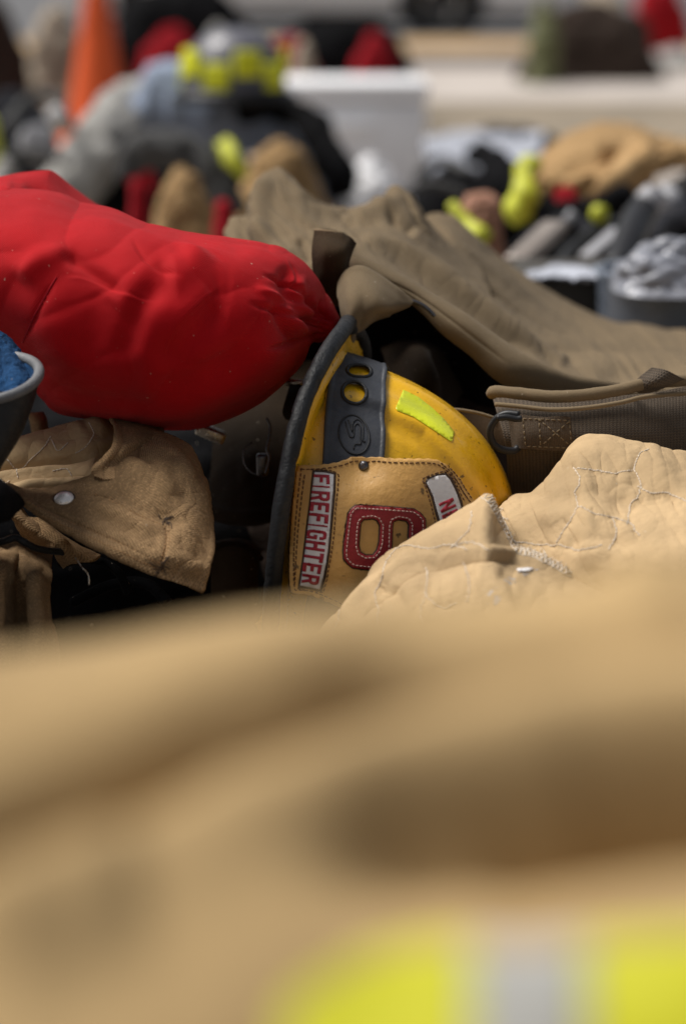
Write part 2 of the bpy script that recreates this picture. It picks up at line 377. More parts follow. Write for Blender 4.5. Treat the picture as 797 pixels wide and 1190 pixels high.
def patch(name, polys, objs, off, mat, parent, step=4.0, thick=.001, holes=True, dens=2.5, bulge=0):
    """flat pieces (with holes, even-odd) laid on a surface, cut along the outline, with thickness"""
    V = []; E = []
    for pl in polys:
        pl = [np.array(p[:2], float) for p in pl]; n0 = len(V); pts = []
        for i in range(len(pl)):
            a, b = pl[i], pl[(i + 1) % len(pl)]; k = max(1, int(np.linalg.norm(b - a) / dens))
            pts += [a + (b - a) * q / k for q in range(k)]
        V += pts; E += [(n0 + i, n0 + (i + 1) % len(pts)) for i in range(len(pts))]
    A = np.array(V); lo = A.min(0); hi = A.max(0)
    gx, gy = np.meshgrid(np.arange(lo[0] + step * .37, hi[0], step), np.arange(lo[1] + step * .41, hi[1], step)); ins = np.zeros(gx.shape, bool)
    for pl in polys: ins ^= inpoly(gx, gy, pl)
    V += [np.array(q) for q in zip(gx[ins], gy[ins])]
    r = delaunay_2d_cdt([Vector(v) for v in V], E, [], 0, 1e-5); vs, fs = r[0], r[2]
    ok = []
    for f in fs:
        c = sum((vs[i] for i in f), Vector((0, 0))) / len(f); s = False
        for pl in polys: s ^= bool(inpoly(np.array(c.x), np.array(c.y), pl))
        if s: ok.append(f)
    used = sorted({i for f in ok for i in f}); pos = {}; out = []
    for i in used:
        p, n = cast(vs[i].x, vs[i].y, objs, off)
        if p is not None: pos[i] = len(out); out.append(p)
    F = [tuple(pos[i] for i in f) for f in ok if all(i in pos for i in f)]
    F2 = []
    for f in F:
        a, b, c = (out[i] for i in f[:3]); n = np.cross(b - a, c - a); F2.append(f if n @ (CAM - a) > 0 else f[::-1])
    o = mesh(name, out, F2, mat, parent, True, [(vs[i].x * 8e-4, vs[i].y * 8e-4) for i in used if i in pos])
    if thick:
        m = o.modifiers.new('thickness', 'SOLIDIFY'); m.thickness = thick; m.offset = -1
    if F2: BV[o.name] = BVHTree.FromPolygons([Vector(p.tolist()) for p in out], F2)
    return o

# ================================================================== 1. YELLOW HELMET
DEP_H = 2.3; MPP = DEP_H / FPX
n2 = np.array([.961, -.275]); d2 = np.array([-.275, -.961])                      # image directions (right, up)
tilt = math.radians(8)
nv = n2[0] * RT + n2[1] * UP; dv = d2[0] * RT + d2[1] * UP
Z = math.cos(tilt) * nv - math.sin(tilt) * FW; X = dv; Y = np.cross(Z, X)
HO = at(349, 574, DEP_H)
HM = Matrix([[X[0], Y[0], Z[0], HO[0]], [X[1], Y[1], Z[1], HO[1]], [X[2], Y[2], Z[2], HO[2]], [0, 0, 0, 1]])
HR = np.stack([X, Y, Z], 1)
helmet = empty('firefighter_helmet', HO, 'yellow firefighter helmet with black rubber band and tan leather shield, lying on its side', 'helmet', mat=HM)
def h2w(p): return np.asarray(p, float) @ HR.T + HO
AX, AY, AZ = 162 * MPP, .152, 241 * MPP; PE = 2.3
def spw(v, e): return np.sign(v) * np.abs(v) ** e
def smooth01(x): x = np.clip(x, 0, 1); return x * x * (3 - 2 * x)
# brim: outline fitted as a dipping ellipse
bx, by = 205 * MPP, .195
edge_y = np.array([378, 388, 400, 415, 450, 480, 530, 570, 620, 680, 720, 800]); edge_x = np.array([403, 396, 386, 377, 359, 348, 337, 330, 323, 317, 315, 312])
def brim_z(a):
    x = bx * np.cos(a); y = -by * np.abs(np.sin(a)); out = np.zeros(x.shape)
    for k in range(30):
        w = h2w(np.stack([x, y, out], -1)); q = proj(w); out = out + (np.interp(q[:, 1], edge_y, edge_x) - q[:, 0]) * MPP * .6
    return out
ab = np.linspace(0, 2 * PI, 240, endpoint=False)
zf = brim_z(ab); zf = np.convolve(np.concatenate([zf[-5:], zf, zf[:5]]), np.ones(11) / 11, 'valid')
def lift(ph): return np.clip(np.interp(np.mod(ph, 2 * PI), np.append(ab, 2 * PI), np.append(zf, zf[0])) + .004, 0, .05) * np.clip(.5 - np.sin(ph) * 2, 0, 1)
def shell_pt(ph, t):                          # ph around, t 0 base .. 1 crown
    el = t * PI / 2; z = AZ * spw(np.sin(el), 2 / PE); r = np.cos(el) ** (2 / PE)
    x = AX * r * np.cos(ph); y = AY * r * np.sin(ph)
    p = np.stack([x, y, z], -1); rr_ = np.sqrt((x / AX) ** 2 + (y / AY) ** 2) + 1e-9; nn = np.stack([x / AX ** 2 * rr_ ** (PE - 2), y / AY ** 2 * rr_ ** (PE - 2), spw(z / AZ, PE - 1) / AZ], -1); nn /= np.linalg.norm(nn, axis=-1)[..., None] + 1e-12
    # long raised ribs running over the crown, one each side, and the low step beside them
    zz = z / AZ; b1 = AX * np.interp(zz, [0, .29, .53, .745, .84, 1], [.66, .66, .60, .40, .30, .0])
    ax = np.abs(x); h = .0042 * smooth01((ax - b1) / .007) - .0022 * np.exp(-((ax - b1 + .004) / .006) ** 2)
    b2 = AX * np.clip(1 - np.abs(zz) ** PE, 0, 1) ** (1 / PE) * .93
    h += .0028 * np.exp(-((ax - b2) / .0045) ** 2) - .0018 * np.exp(-((ax - b2 + .009) / .005) ** 2)
    h *= smooth01((1 - t) * 6)
    h += .004 * np.exp(-(x / .012) ** 2) * smooth01((1 - t) * 30 + .2)
    p = p + nn * h[..., None]; p[..., 2] += lift(ph) * (1 - t) ** 3; return p, nn
ph = np.linspace(0, 2 * PI, 361)[:-1]; tt = np.linspace(-.03, .995, 150)
PH, TT = np.meshgrid(ph, tt)
SV, SN = shell_pt(PH, TT); hh, ww = PH.shape
v = SV.reshape(-1, 3); F = grid_faces(hh, ww, cv=True); F.append(tuple((hh - 1) * ww + j for j in range(ww)))
shell = lmesh('shell', v, F, M['yellow'], helmet)
BV[shell.name] = BVHTree.FromPolygons([Vector(p) for p in h2w(v).tolist()], F)
rows = []
for k, s in enumerate(np.linspace(0, 1, 14)):
    x = (AX * 1.0 + (bx - .004 - AX) * s) * np.cos(ab); y = (AY * 1.0 + (by - .004 - AY) * s) * np.sin(ab)
    z = (.004 + lift(ab)) * (1 - s) ** 3 + (zf + .002) * (1 - (1 - s) ** 3) + .0035 * np.exp(-((s - .35) / .12) ** 2); rows.append(np.stack([x, y, z], -1))
for s in np.linspace(1, 0, 8):
    x = (AX * .93 + (bx - .004 - AX * .93) * s) * np.cos(ab); y = (AY * .93 + (by - .004 - AY * .93) * s) * np.sin(ab)
    rows.append(np.stack([x, y, (zf - .004) * (1 - (1 - s) ** 3) + (lift(ab) - .006) * (1 - s) ** 3], -1))
R_ = np.stack(rows); lmesh('brim', R_.reshape(-1, 3), grid_faces(R_.shape[0], R_.shape[1], cv=True), M['yellow'], helmet)
# rolled rubber edge of the brim, worn and chipped
rad = .0083 + .0006 * fbm(np.stack([np.cos(ab) * 4, np.sin(ab) * 4, ab * 0], -1), 3)
seg = 20; cen = np.stack([bx * np.cos(ab), by * np.sin(ab), zf], -1)
tg = np.roll(cen, -1, 0) - np.roll(cen, 1, 0); tg /= np.linalg.norm(tg, axis=1)[:, None]; ou = np.cross(tg, [0, 0, 1.]); ou /= np.linalg.norm(ou, axis=1)[:, None]; up3 = np.cross(ou, tg)
V_ = []
for q in range(seg):
    a = 2 * PI * q / seg; V_.append(cen + (rad * 1.0)[:, None] * (math.cos(a) * ou) + (rad * .95)[:, None] * (math.sin(a) * up3))
V_ = np.stack(V_, 1); q_ = V_.reshape(-1, 3); nrm = (V_ - cen[:, None]).reshape(-1, 3); nrm /= np.linalg.norm(nrm, axis=1)[:, None]
chip = -.0016 * smooth01((fbm(q_ * 75, 2) - .2) / .14) + .00035 * fbm(q_ * 260, 2)
trim = lmesh('brim_edge_trim', q_ + nrm * chip[:, None], grid_faces(len(ab), seg, cu=True, cv=True), M['rubber_dk'], helmet)
mb = MB()
for (x, y, r) in [(336.5, 529, 1.1), (335.5, 533, 1.5), (334.8, 538, 1.7), (334, 543, 1.0), (346, 497, 1.3)]:
    p = at(x - 1.0, y, DEP_H - .205 + .0); mb.lathe([(0, .0006 * r), (.0006 * r, .0004 * r), (.0008 * r, -.002)], p, Matrix.Rotation(PI / 2, 3, 'X'), 8)
# rubber band round the shell, with two rimmed holes
ey = [380, 400, 430, 475, 530, 700, 760]; exl = [392, 389, 383, 377.5, 377, 357, 350]; exr = [452, 448, 446, 445, 446, 402, 394]
def edge_t(ex):
    a = -np.abs(np.linspace(-PI, PI, 241)); t = np.full(a.shape, .1)
    for k in range(40):
        p, _ = shell_pt(a, t); q = proj(h2w(p)); t = np.clip(t + (np.interp(q[:, 1], ey, ex) - q[:, 0]) * MPP / AZ * .4, -.03, .6)
    t = np.convolve(np.concatenate([t[-6:-1], t, t[1:6]]), np.ones(11) / 11, 'valid'); return t
tl, tr_ = edge_t(exl), edge_t(exr)
def band_pt(a, s, off):
    am = np.mod(a + PI, 2 * PI) - PI; g_ = np.linspace(-PI, PI, 241); t0 = np.interp(am, g_, tl); t1 = np.interp(am, g_, tr_)
    p, nn = shell_pt(a, t0 + (t1 - t0) * s); return p + nn * (off[..., None] if np.ndim(off) else off)
aa = np.linspace(0, 2 * PI, 900, endpoint=False); ss = np.linspace(0, 1, 60); A_, S_ = np.meshgrid(aa, ss)
lip = .0012 * np.exp(-((S_ - .03) / .03) ** 2) + .0012 * np.exp(-((S_ - .97) / .03) ** 2)
wave = .0012 * fbm(np.stack([np.cos(A_) * 5, np.sin(A_) * 5, S_ * 1.5], -1), 2)
BP = band_pt(A_, S_ + .012 * np.sin(A_ * 9) * (S_ - .5), .0036 + lip + wave)
W_ = h2w(BP.reshape(-1, 3)); Q_ = proj(W_).reshape(BP.shape); front = BP[..., 1] < .02
holes = [(411.5, 457, 14.0, 12.6, .08), (417, 432.3, 14.0, 7.2, .06)]
keep = np.ones(Q_.shape[:2], bool)
for cx, cy, rx, ry, an in holes: keep &= ~(front & ((((Q_[..., 0] - cx) / rx) ** 2 + ((Q_[..., 1] - cy) / ry) ** 2) < .95))
F = [f for f in grid_faces(60, 900, cv=True) if keep.reshape(-1)[list(f)].all()]
band = lmesh('rubber_band', BP.reshape(-1, 3), F, M['rubber'], helmet); mo = band.modifiers.new('t', 'SOLIDIFY'); mo.thickness = .0024; mo.offset = 0
F_all = grid_faces(60, 900, cv=True); bandbv = type('o', (), {})(); bandbv.name = '_bandfull'; BV['_bandfull'] = BVHTree.FromPolygons([Vector(p) for p in W_.tolist()], F_all)
mb = MB()
for cx, cy, rx, ry, an in holes:
    k = 44; pts = []
    for q in range(k):
        a = 2 * PI * q / k; ex = 1 if ry > 9 else .72
        x = cx + rx * 1.0 * np.sign(math.cos(a)) * abs(math.cos(a)) ** ex; y = cy + ry * math.sin(a) + (x - cx) * an
        p, n = cast(x, y, [bandbv], .0010)
        if p is not None: pts.append(p)
    mb.tube(pts, .0018, 8, closed=True)
mb.build('hole_rim', M['rubber_dk'], band)
mb = MB(); oval = []
for q in range(60):
    a = 2 * PI * q / 60; oval.append((411 + 17.5 * math.cos(a) + 1.5 * math.sin(a), 506.5 + 22.5 * math.sin(a) + 1.5 * math.cos(a)))
for sc_, r in ((1, .0009),):
    pts = [cast(411 + (x - 411) * sc_, 506.5 + (y - 506.5) * sc_, [bandbv], .0016)[0] for x, y in oval]
    mb.tube([p for p in pts if p is not None], r, 6, closed=True)
for w in ([(401, 491), (403.5, 500), (406.5, 508.5), (410.5, 508), (411, 500), (411.5, 496), (415, 493.5), (418, 497), (418, 506), (418.5, 516.5), (413.5, 517), (411, 518.5), (410.5, 523)],
          [(404.5, 489.5), (407.5, 498), (409, 503), (408.6, 496), (411, 491), (415.5, 489), (420.8, 494), (421.3, 505), (421, 513.5), (424, 514)]):
    drape_line(mb, w, [bandbv], .0007, .0016, 1.5, smooth=True)
mb.build('embossed_logo', M['rubber_gr'], band)
# reflective sticker
def warp(pts, k=6):
    out = []
    for i in range(len(pts)):
        a = np.array(pts[i]); b = np.array(pts[(i + 1) % len(pts)])
        out += [tuple(a + (b - a) * j / k) for j in range(k)]
    return out
stk = [(468, 453.5), (473, 455.5), (486, 462), (502, 474.5), (516, 488), (527.5, 502.5), (524.8, 513), (523, 513.2), (509, 504), (494, 494), (480, 485), (461, 477.5), (459.5, 474)]
patch('reflective_sticker', [stk], [shell], .0006, M['lime_st'], helmet, 4, .0004)
# leather shield standing in front of the shell
def lp(px, py, yl):                              # world point on pixel ray where local y (front-back) = yl
    d = FW + (px - 398.5) / FPX * RT + (595 - py) / FPX * UP; t = (yl - (CAM - HO) @ Y) / (d @ Y); return CAM + d * t
gx = np.linspace(325, 600, 111); gy = np.linspace(515, 800, 111)
Vs = []
for y in gy:
    for x in gx:
        q = lp(x, y, -.16); l = (q - HO) @ HR; lx, lz = l[0], l[2]
        yl = -.178 + .0 * lz + 1.15 * max(0, lz - .035) ** 2 * 1.9 + 2.6 * (lx - .036) ** 2 + .0016 * math.sin(lz * 55 + lx * 30) + .0012 * math.sin(lx * 70)
        yl += .010 * math.exp(-((lx + .035) / .014) ** 2) * math.exp(-((lz - .068) / .02) ** 2)
        Vs.append(lp(x, y, yl))
sbase = type('o', (), {})(); sbase.name = '_shieldbase'; BV['_shieldbase'] = BVHTree.FromPolygons([Vector(p.tolist()) for p in Vs], grid_faces(111, 111))
def sm(pts, step=2.0): return [tuple(p) for p in curve(list(pts) + [pts[0]], step)[:-1]]
outl = [(346, 541), (352, 540.5), (372, 540), (388, 538), (401, 534.5), (408, 531.5), (417, 531), (428, 531.8), (437, 531), (455, 532.5), (478, 533), (498, 533), (509, 535), (518, 540), (527, 548), (535, 557), (541, 568), (549, 579), (556, 590), (560, 610), (556, 640), (545, 672), (520, 700), (490, 718), (450, 722), (415, 718), (402, 710), (392, 704.5), (380, 699), (366, 693.5), (356, 691), (341, 690), (338, 686), (336.5, 672), (336.5, 645), (338, 615), (340, 590), (343, 562)]
rag = [(x + .5 * math.sin(i * 2.3) * (.6), y + .45 * math.sin(i * 1.7)) for i, (x, y) in enumerate(sm(outl, 3))]
back = [(x - 2.3 * (x < 350), y + 1.2 * (y > 640) - 1.0 * (y < 560)) for x, y in rag]
sh_edge = patch('shield_backing', [back], [sbase], -.0032, M['leather_dk'], helmet, 6, .0018)
shield = patch('leather_shield', [rag], [sbase], 0, M['leather'], helmet, 4, .003)
mb = MB()
ins = sm(outl, 2)
def inset(pts, k):
    a = np.array(pts); t = np.roll(a, -3, 0) - np.roll(a, 3, 0); t /= np.linalg.norm(t, axis=1)[:, None] + 1e-9; nn = np.stack([-t[:, 1], t[:, 0]], -1); return [tuple(p) for p in a + nn * k]
sgn = 1 if inpoly(np.array(inset(ins, 4)[3][0]), np.array(inset(ins, 4)[3][1]), outl) else -1
loop = inset(ins, 5.0 * sgn); loop = [p for p in loop]
drape_line(mb, loop[::3] + [loop[0]], [sbase], .00055, .0004, 1.5, dash=(4.2, 2.2), wob=.1)
drape_line(mb, [(354, 552), (351, 575), (347, 610), (344, 650), (342.5, 680)], [sbase], .00055, .0004, 1.5, dash=(4.2, 2.2), wob=.1)
drape_line(mb, [(361, 546), (376, 546), (391, 550), (393, 560), (390, 590), (388, 620), (383, 655), (377, 684), (372, 688), (346, 684)], [sbase], .00055, .0004, 1.5, dash=(3.6, 2.0), wob=.15)
drape_line(mb, [(508, 592), (501, 572), (491, 559), (494, 555), (510, 549), (518, 549), (527, 558), (534, 572), (539, 582)], [sbase], .00055, .0004, 1.5, dash=(3.6, 2.0), wob=.15)
drape_line(mb, [(491, 559), (497, 575), (504, 600), (507, 616)], [sbase], .00055, .0004, 1.5, dash=(3.6, 2.0), wob=.15)
drape_line(mb, [(512, 538), (522, 547), (530, 558), (537, 570), (545, 583)], [sbase], .00055, .0004, 1.5, dash=(3.2, 1.8), wob=.2)
drape_line(mb, [(520, 541), (530, 552), (539, 566), (548, 580)], [sbase], .0005, .0004, 1.5, dash=(3.2, 1.8), wob=.3)
mb.build('stitching', M['thread_dk'], shield)
# name panels, inset in dark frames
pan1 = [(365.5, 549), (376, 549.5), (387.5, 552), (387, 570), (384.5, 600), (381, 640), (376, 668), (371.5, 684.5), (360, 682), (349, 680), (353.5, 650), (358, 612), (361, 585), (364, 560)]
pan1b = [(363, 546.5), (377, 546.5), (390.3, 550), (389.8, 572), (387, 603), (383.5, 642), (379, 670), (374, 688), (360, 685), (346, 683.5), (351, 650), (355.5, 612), (359, 585), (361.5, 560)]
patch('panel_recess', [pan1b], [sbase], .0003, M['leather_dk'], shield, 4, .0008)
p1 = patch('name_panel', [pan1], [sbase], .0009, M['white'], shield, 4, .0006)
pan2 = [(495.5, 561.5), (498, 557.5), (507, 553.5), (516.5, 552.5), (522, 558), (528, 570), (533, 583), (535.5, 592), (530, 606), (513, 612), (508.5, 597), (503, 577)]
pan2b = [(493.5, 561), (496, 555.5), (507, 551), (517.5, 549.5), (525, 556), (531, 568), (536.5, 582), (539, 594), (533, 609), (511, 615), (506, 599), (500.5, 578)]
patch('panel_recess', [pan2b], [sbase], .0003, M['leather_dk'], shield, 4, .0008)
p2 = patch('name_panel', [pan2], [sbase], .0009, M['white'], shield, 4, .0006)
# block letters in a unit box (x right, y up), drawn as outlines
G = {
 'F': [[(0, 0), (.3, 0), (.3, .4), (.8, .4), (.8, .6), (.3, .6), (.3, .8), (.95, .8), (.95, 1), (0, 1)]],
 'E': [[(0, 0), (.95, 0), (.95, .2), (.3, .2), (.3, .41), (.8, .41), (.8, .6), (.3, .6), (.3, .8), (.95, .8), (.95, 1), (0, 1)]],
 'I': [[(0, 0), (.3, 0), (.3, 1), (0, 1)]],
 'R': [[(0, 0), (.3, 0), (.3, .4), (.48, .4), (.68, 0), (1, 0), (.78, .43), (.93, .52), (.98, .68), (.96, .85), (.86, .96), (.7, 1), (0, 1)], [(.3, .58), (.56, .58), (.67, .65), (.67, .76), (.58, .82), (.3, .82)]],
 'G': [[(.22, 0), (.7, 0), (.78, .08), (.82, 0), (.97, 0), (.97, .54), (.5, .54), (.5, .37), (.67, .37), (.67, .22), (.6, .17), (.38, .17), (.31, .25), (.31, .77), (.39, .83), (.58, .83), (.66, .77), (.67, .66), (.96, .66), (.95, .84), (.8, .98), (.7, 1), (.24, 1), (.06, .92), (0, .8), (0, .2), (.08, .06)]],
 'H': [[(0, 0), (.3, 0), (.3, .41), (.67, .41), (.67, 0), (.97, 0), (.97, 1), (.67, 1), (.67, .61), (.3, .61), (.3, 1), (0, 1)]],
 'T': [[(.34, 0), (.64, 0), (.64, .8), (.98, .8), (.98, 1), (0, 1), (0, .8), (.34, .8)]],
 'N': [[(0, 0), (.28, 0), (.28, .55), (.66, 0), (.95, 0), (.95, 1), (.67, 1), (.67, .45), (.3, 1), (0, 1)]]}
def textquad(word, base, top, parent, name, widths=None, gap=.16, t0=0., t1=1.):
    """base/top: polylines (px) of the baseline and cap line, in reading direction"""
    bc = curve(base, 1.5); tc = curve(top, 1.5)
    ws = [.4 if ch == 'I' else 1.0 for ch in word]; tot = sum(ws) + gap * (len(word) - 1); x = 0; i = 0
    def mp(u, v):
        u = t0 + (t1 - t0) * u
        a = np.array([np.interp(u, np.linspace(0, 1, len(bc)), bc[:, k]) for k in (0, 1)]); b = np.array([np.interp(u, np.linspace(0, 1, len(tc)), tc[:, k]) for k in (0, 1)])
        return tuple(a + (b - a) * v)
    for ch, w in zip(word, ws):
        pol = []
        for pl in G[ch]:
            pol.append([mp((x + (gx_ * (1 if ch != 'I' else 1.33)) * w) / tot, gy_) for gx_, gy_ in pl])
        patch('letter', pol, [sbase], .0012, M['crimson'], parent, 4, .0004, dens=2); x += w + gap
textquad('FIREFIGHTER', [(364.5, 551.5), (361, 585), (357.6, 613), (353, 650), (350.3, 677)], [(382.5, 552.5), (383.5, 575), (381.5, 605), (376.5, 645), (369.5, 680.5)], p1, 'letter')
textquad('NE', [(508.8, 585.5), (511.5, 595), (515.5, 611)], [(525.3, 578.5), (529, 588), (534, 602)], p2, 'letter')
six = [(413, 588), (423, 588), (450, 589.5), (480, 592), (487, 596.5), (493, 603.5), (493.5, 622), (492, 646), (475, 646), (474.5, 622), (475, 610), (472, 605), (462, 603.5), (456, 606), (455, 612), (454, 640), (448, 652), (440, 660.5), (430, 662), (410, 659.5), (404, 655), (399.5, 649), (399, 640), (402, 615), (404.5, 598), (408, 592)]
six_h = [(422, 603.5), (433, 602.5), (438, 604.5), (441.5, 611), (440.5, 630), (438, 639), (433.5, 645), (425, 645.5), (418, 642), (416, 634), (417.5, 615), (418.5, 607.5)]
def inset_poly(pts, k):
    n = len(pts); a = np.array(pts, float); out = []
    for i in range(n):
        e1 = a[i] - a[i - 1]; e2 = a[(i + 1) % n] - a[i]; e1 /= np.linalg.norm(e1); e2 /= np.linalg.norm(e2)
        nn = np.array([-(e1[1] + e2[1]), e1[0] + e2[0]]); nn /= np.linalg.norm(nn) + 1e-9; out.append(tuple(a[i] + nn * k))
    return out
def grow(pts, k):
    q = inset_poly(pts, 1.); s = inpoly(np.array(q[0][0]), np.array(q[0][1]), pts); return inset_poly(pts, k if s else -k)
num_b = patch('numeral_backing', [grow(six, -1.6), grow(six_h, 1.6)], [sbase], .0008, M['leather_dk'], shield, 4, .0008)
num = patch('numeral_six', [six, six_h], [sbase], .0022, M['patchred'], shield, 4, .0014)
mb = MB(); drape_line(mb, grow(six, 3.2) + [grow(six, 3.2)[0]], [sbase], .0005, .0024, 1.2, dash=(3.0, 1.7), smooth=False)
drape_line(mb, grow(six_h, -3.0) + [grow(six_h, -3.0)[0]], [sbase], .0005, .0024, 1.2, dash=(3.0, 1.7), smooth=False); mb.build('numeral_stitching', M['thread_pk'], num)
# screw
p, n = cast(422.5, 541.5, [sbase], .0005); rot = Vector((0, 0, 1)).rotation_difference(Vector(n)).to_matrix()
mb = MB(); mb.lathe([(.0, .003), (.0016, .0029), (.0036, .0022), (.0046, .0008), (.005, -.001)], p, rot, 28); scr = mb.build('screw', M['darkmetal'], shield)
mb = MB()
for a in (.5, .5 + PI / 2): mb.box(p + np.array(rot @ Vector((0, 0, .0029))), (.0052, .0008, .0008), rot @ Matrix.Rotation(a, 3, 'Z'))
sharp(mb.build('screw_recess', M['leather_dk'], scr))
# brass stud and hanging chin-strap hardware at the brim's upper end
mb = MB(); p = at(393, 411.5, 2.27); mb.lathe([(0, .004), (.0022, .0034), (.0032, .0015), (.0028, -.002), (.0018, -.006)], p, Matrix.Rotation(1.2, 3, 'X'), 20); mb.build('stud', M['metal'], helmet)

# ================================================================== 2. RED BAG
bag = empty('red_bag', at(150, 480, 2.3), 'bright red fabric bag with a cinched right end, heaped above the tan flap', 'bag')
st = [(-150, 235, -150, 440, 2.36, .16), (-60, 222, -60, 432, 2.33, .18), (5, 222, 12, 428, 2.31, .19), (60, 226, 62, 474, 2.3, .2), (105, 238, 120, 489, 2.29, .2), (160, 256, 180, 496, 2.28, .2),
      (215, 268, 225, 498, 2.28, .19), (265, 276, 262, 485, 2.28, .17), (305, 283, 308, 463, 2.28, .145), (334, 290, 336, 441, 2.29, .115), (352, 302, 352, 418, 2.3, .085), (364, 316, 361, 398, 2.3, .055), (376, 335, 372, 397, 2.31, .034), (385, 352, 382, 394, 2.31, .025), (392, 365, 390, 391, 2.31, .017), (396, 373, 395, 387, 2.31, .008)]
rs = [('v', [(64, 320), (80, 300), (108, 316), (150, 345)], 8, 5), ('c', [(66, 322), (52, 345), (34, 380), (22, 405)], 3, 3), ('r', [(20, 330), (40, 308), (62, 300), (88, 306)], 14, 7),
      ('v', [(150, 345), (125, 360), (105, 395), (90, 430)], 26, 6), ('v', [(200, 325), (170, 345), (150, 385), (140, 430)], 16, 6), ('r', [(230, 290), (215, 315), (190, 325)], 20, 6),
      ('v', [(275, 350), (250, 355), (215, 395), (190, 440)], 22, 7), ('r', [(255, 330), (225, 360), (190, 400)], 16, 4), ('v', [(300, 400), (260, 430), (215, 450), (170, 460)], 18, 6),
      ('r', [(335, 395), (300, 420), (262, 450), (220, 465)], 18, 4),
      ('v', [(338, 304), (331, 325), (337, 350), (350, 368)], 8, 5), ('r', [(350, 318), (346, 338), (354, 358), (368, 370)], 6, 3.5), ('v', [(362, 338), (358, 352), (366, 366), (376, 374)], 4, 4),
      ('r', [(330, 350), (335, 365), (345, 378), (362, 388)], 8, 6), ('v', [(318, 345), (322, 370), (338, 392), (352, 402)], 6, 4), ('c', [(350, 368), (362, 378), (378, 383)], 3, 5), ('s', [(332, 300), (342, 318), (340, 336), (352, 350)], 2, 4, 8), ('c', [(345, 345), (360, 360), (380, 376)], 2, 4), ('v', [(388, 377), (360, 352), (335, 330), (300, 318)], 3, 4), ('v', [(388, 380), (355, 372), (322, 362), (285, 352)], 3.5, 4), ('r', [(386, 376), (352, 360), (322, 345), (290, 334)], 4, 3), ('v', [(388, 383), (360, 392), (335, 400), (300, 404)], 3, 3.5), ('s', [(64, 322), (100, 322), (140, 340), (190, 350)], 2.5, 4, 16), ('s', [(262, 330), (235, 352), (205, 385), (190, 430)], 3, 4, 18), ('c', [(150, 282), (175, 310), (215, 330)], 2.5, 2.5), ('c', [(372, 345), (372, 358), (384, 372)], 2, 3), ('c', [(366, 362), (376, 370), (388, 374)], 2.5, 4),
      ('r', [(60, 245), (140, 268), (230, 300), (310, 318)], 22, 4), ('r', [(-20, 440), (120, 470), (260, 470)], 22, 3), ('v', [(30, 445), (110, 462), (200, 468)], 8, 3)]
body = roll('bag_body', st, (330, 360), M['red'], bag, sup=2.35, strokes=[(k[0], k[1], k[2], k[3] * 1.15) for k in rs], crump=[(6, .007, 'f'), (14, .002, 'f'), (55, .0030, 'a', 2.3, 2.2), (45, .0004, 'f')])
fl = [[(-60, 214, 2.42), (0, 207, 2.42), (22, 202.5, 2.43), (52, 200.5, 2.43), (62, 202, 2.44), (80, 216, 2.45), (98, 229, 2.45), (122, 244, 2.46)],
      [(-60, 225, 2.34), (0, 214, 2.34), (20, 212, 2.36), (48, 216, 2.38), (60, 219, 2.39), (82, 231, 2.41), (104, 241, 2.42), (126, 248, 2.43)],
      [(-60, 240, 2.28), (0, 224, 2.27), (18, 226, 2.29), (40, 236, 2.31), (64, 238, 2.33), (88, 245, 2.37), (110, 250, 2.39), (130, 254, 2.41)],
      [(-60, 262, 2.25), (0, 246, 2.23), (18, 246, 2.22), (40, 250, 2.22), (66, 252, 2.24), (92, 256, 2.27), (114, 260, 2.3), (134, 264, 2.34)]]
sheet('folded_flap', fl, (70, 140), M['red'], bag, strokes=[('r', [(0, 230), (30, 240), (80, 250), (120, 256)], 6, 4, 6, 1), ('v', [(24, 214), (46, 224), (80, 240), (112, 250)], 6, 6)], crump=[(12, .003, 'f')], thick=.002)
mb = MB(); drape_line(mb, [(66, 322), (55, 341), (40, 368), (27, 398)], [body], .0008, .0000, 2); mb.build('seam', M['bgred'], bag)

# ================================================================== 3. OLIVE BROWN COAT
coat = empty('brown_coat', at(560, 520, 2.5), 'heavy olive brown coat draped in long folds behind the yellow helmet', 'coat')
def layer(name, sil, low, dtop, dlow, mid=(.0, .0), rows=(.35, .7), bulge=.03, res=(150, 420), **k):
    """one fold of the coat: a back lip, the crest, bulging middle rows and a tucked lower edge"""
    sil = np.array(sil, float); low = np.array(low, float); n = len(sil); f = np.linspace(0, 1, n); dt = dtop[0] + (dtop[1] - dtop[0]) * f; dl = dlow[0] + (dlow[1] - dlow[0]) * f
    R = [np.column_stack([sil[:, 0], sil[:, 1] + 26, dt + .16]), np.column_stack([sil[:, 0], sil[:, 1] + 4, dt + .05]), np.column_stack([sil, dt])]
    for q in rows: R.append(np.column_stack([sil + (low - sil) * q, dt + (dl - dt) * q - bulge * math.sin(PI * q)]))
    R.append(np.column_stack([low, dl])); R.append(np.column_stack([low[:, 0], low[:, 1] + 6, dl + .05]))
    return sheet(name, R, res, M['brown'], coat, thick=.004, **k)
AN = [(6, .003, 'f'), (15, .0030, 'a', .70, 7.), (6, .0007, 'a', .9, 3.), (26, .0008, 'f')]
layer('coat_back', [(470, 275), (492, 256), (508, 250.5), (524, 251.5), (541, 263), (562, 284), (600, 315), (650, 349), (700, 370), (746, 379), (800, 386), (920, 392)], [(480, 320), (505, 310), (524, 308), (545, 318), (565, 334), (590, 358), (625, 384), (670, 402), (720, 414), (765, 420), (812, 424), (920, 430)], (2.98, 3.05), (2.84, 2.9), crump=AN)
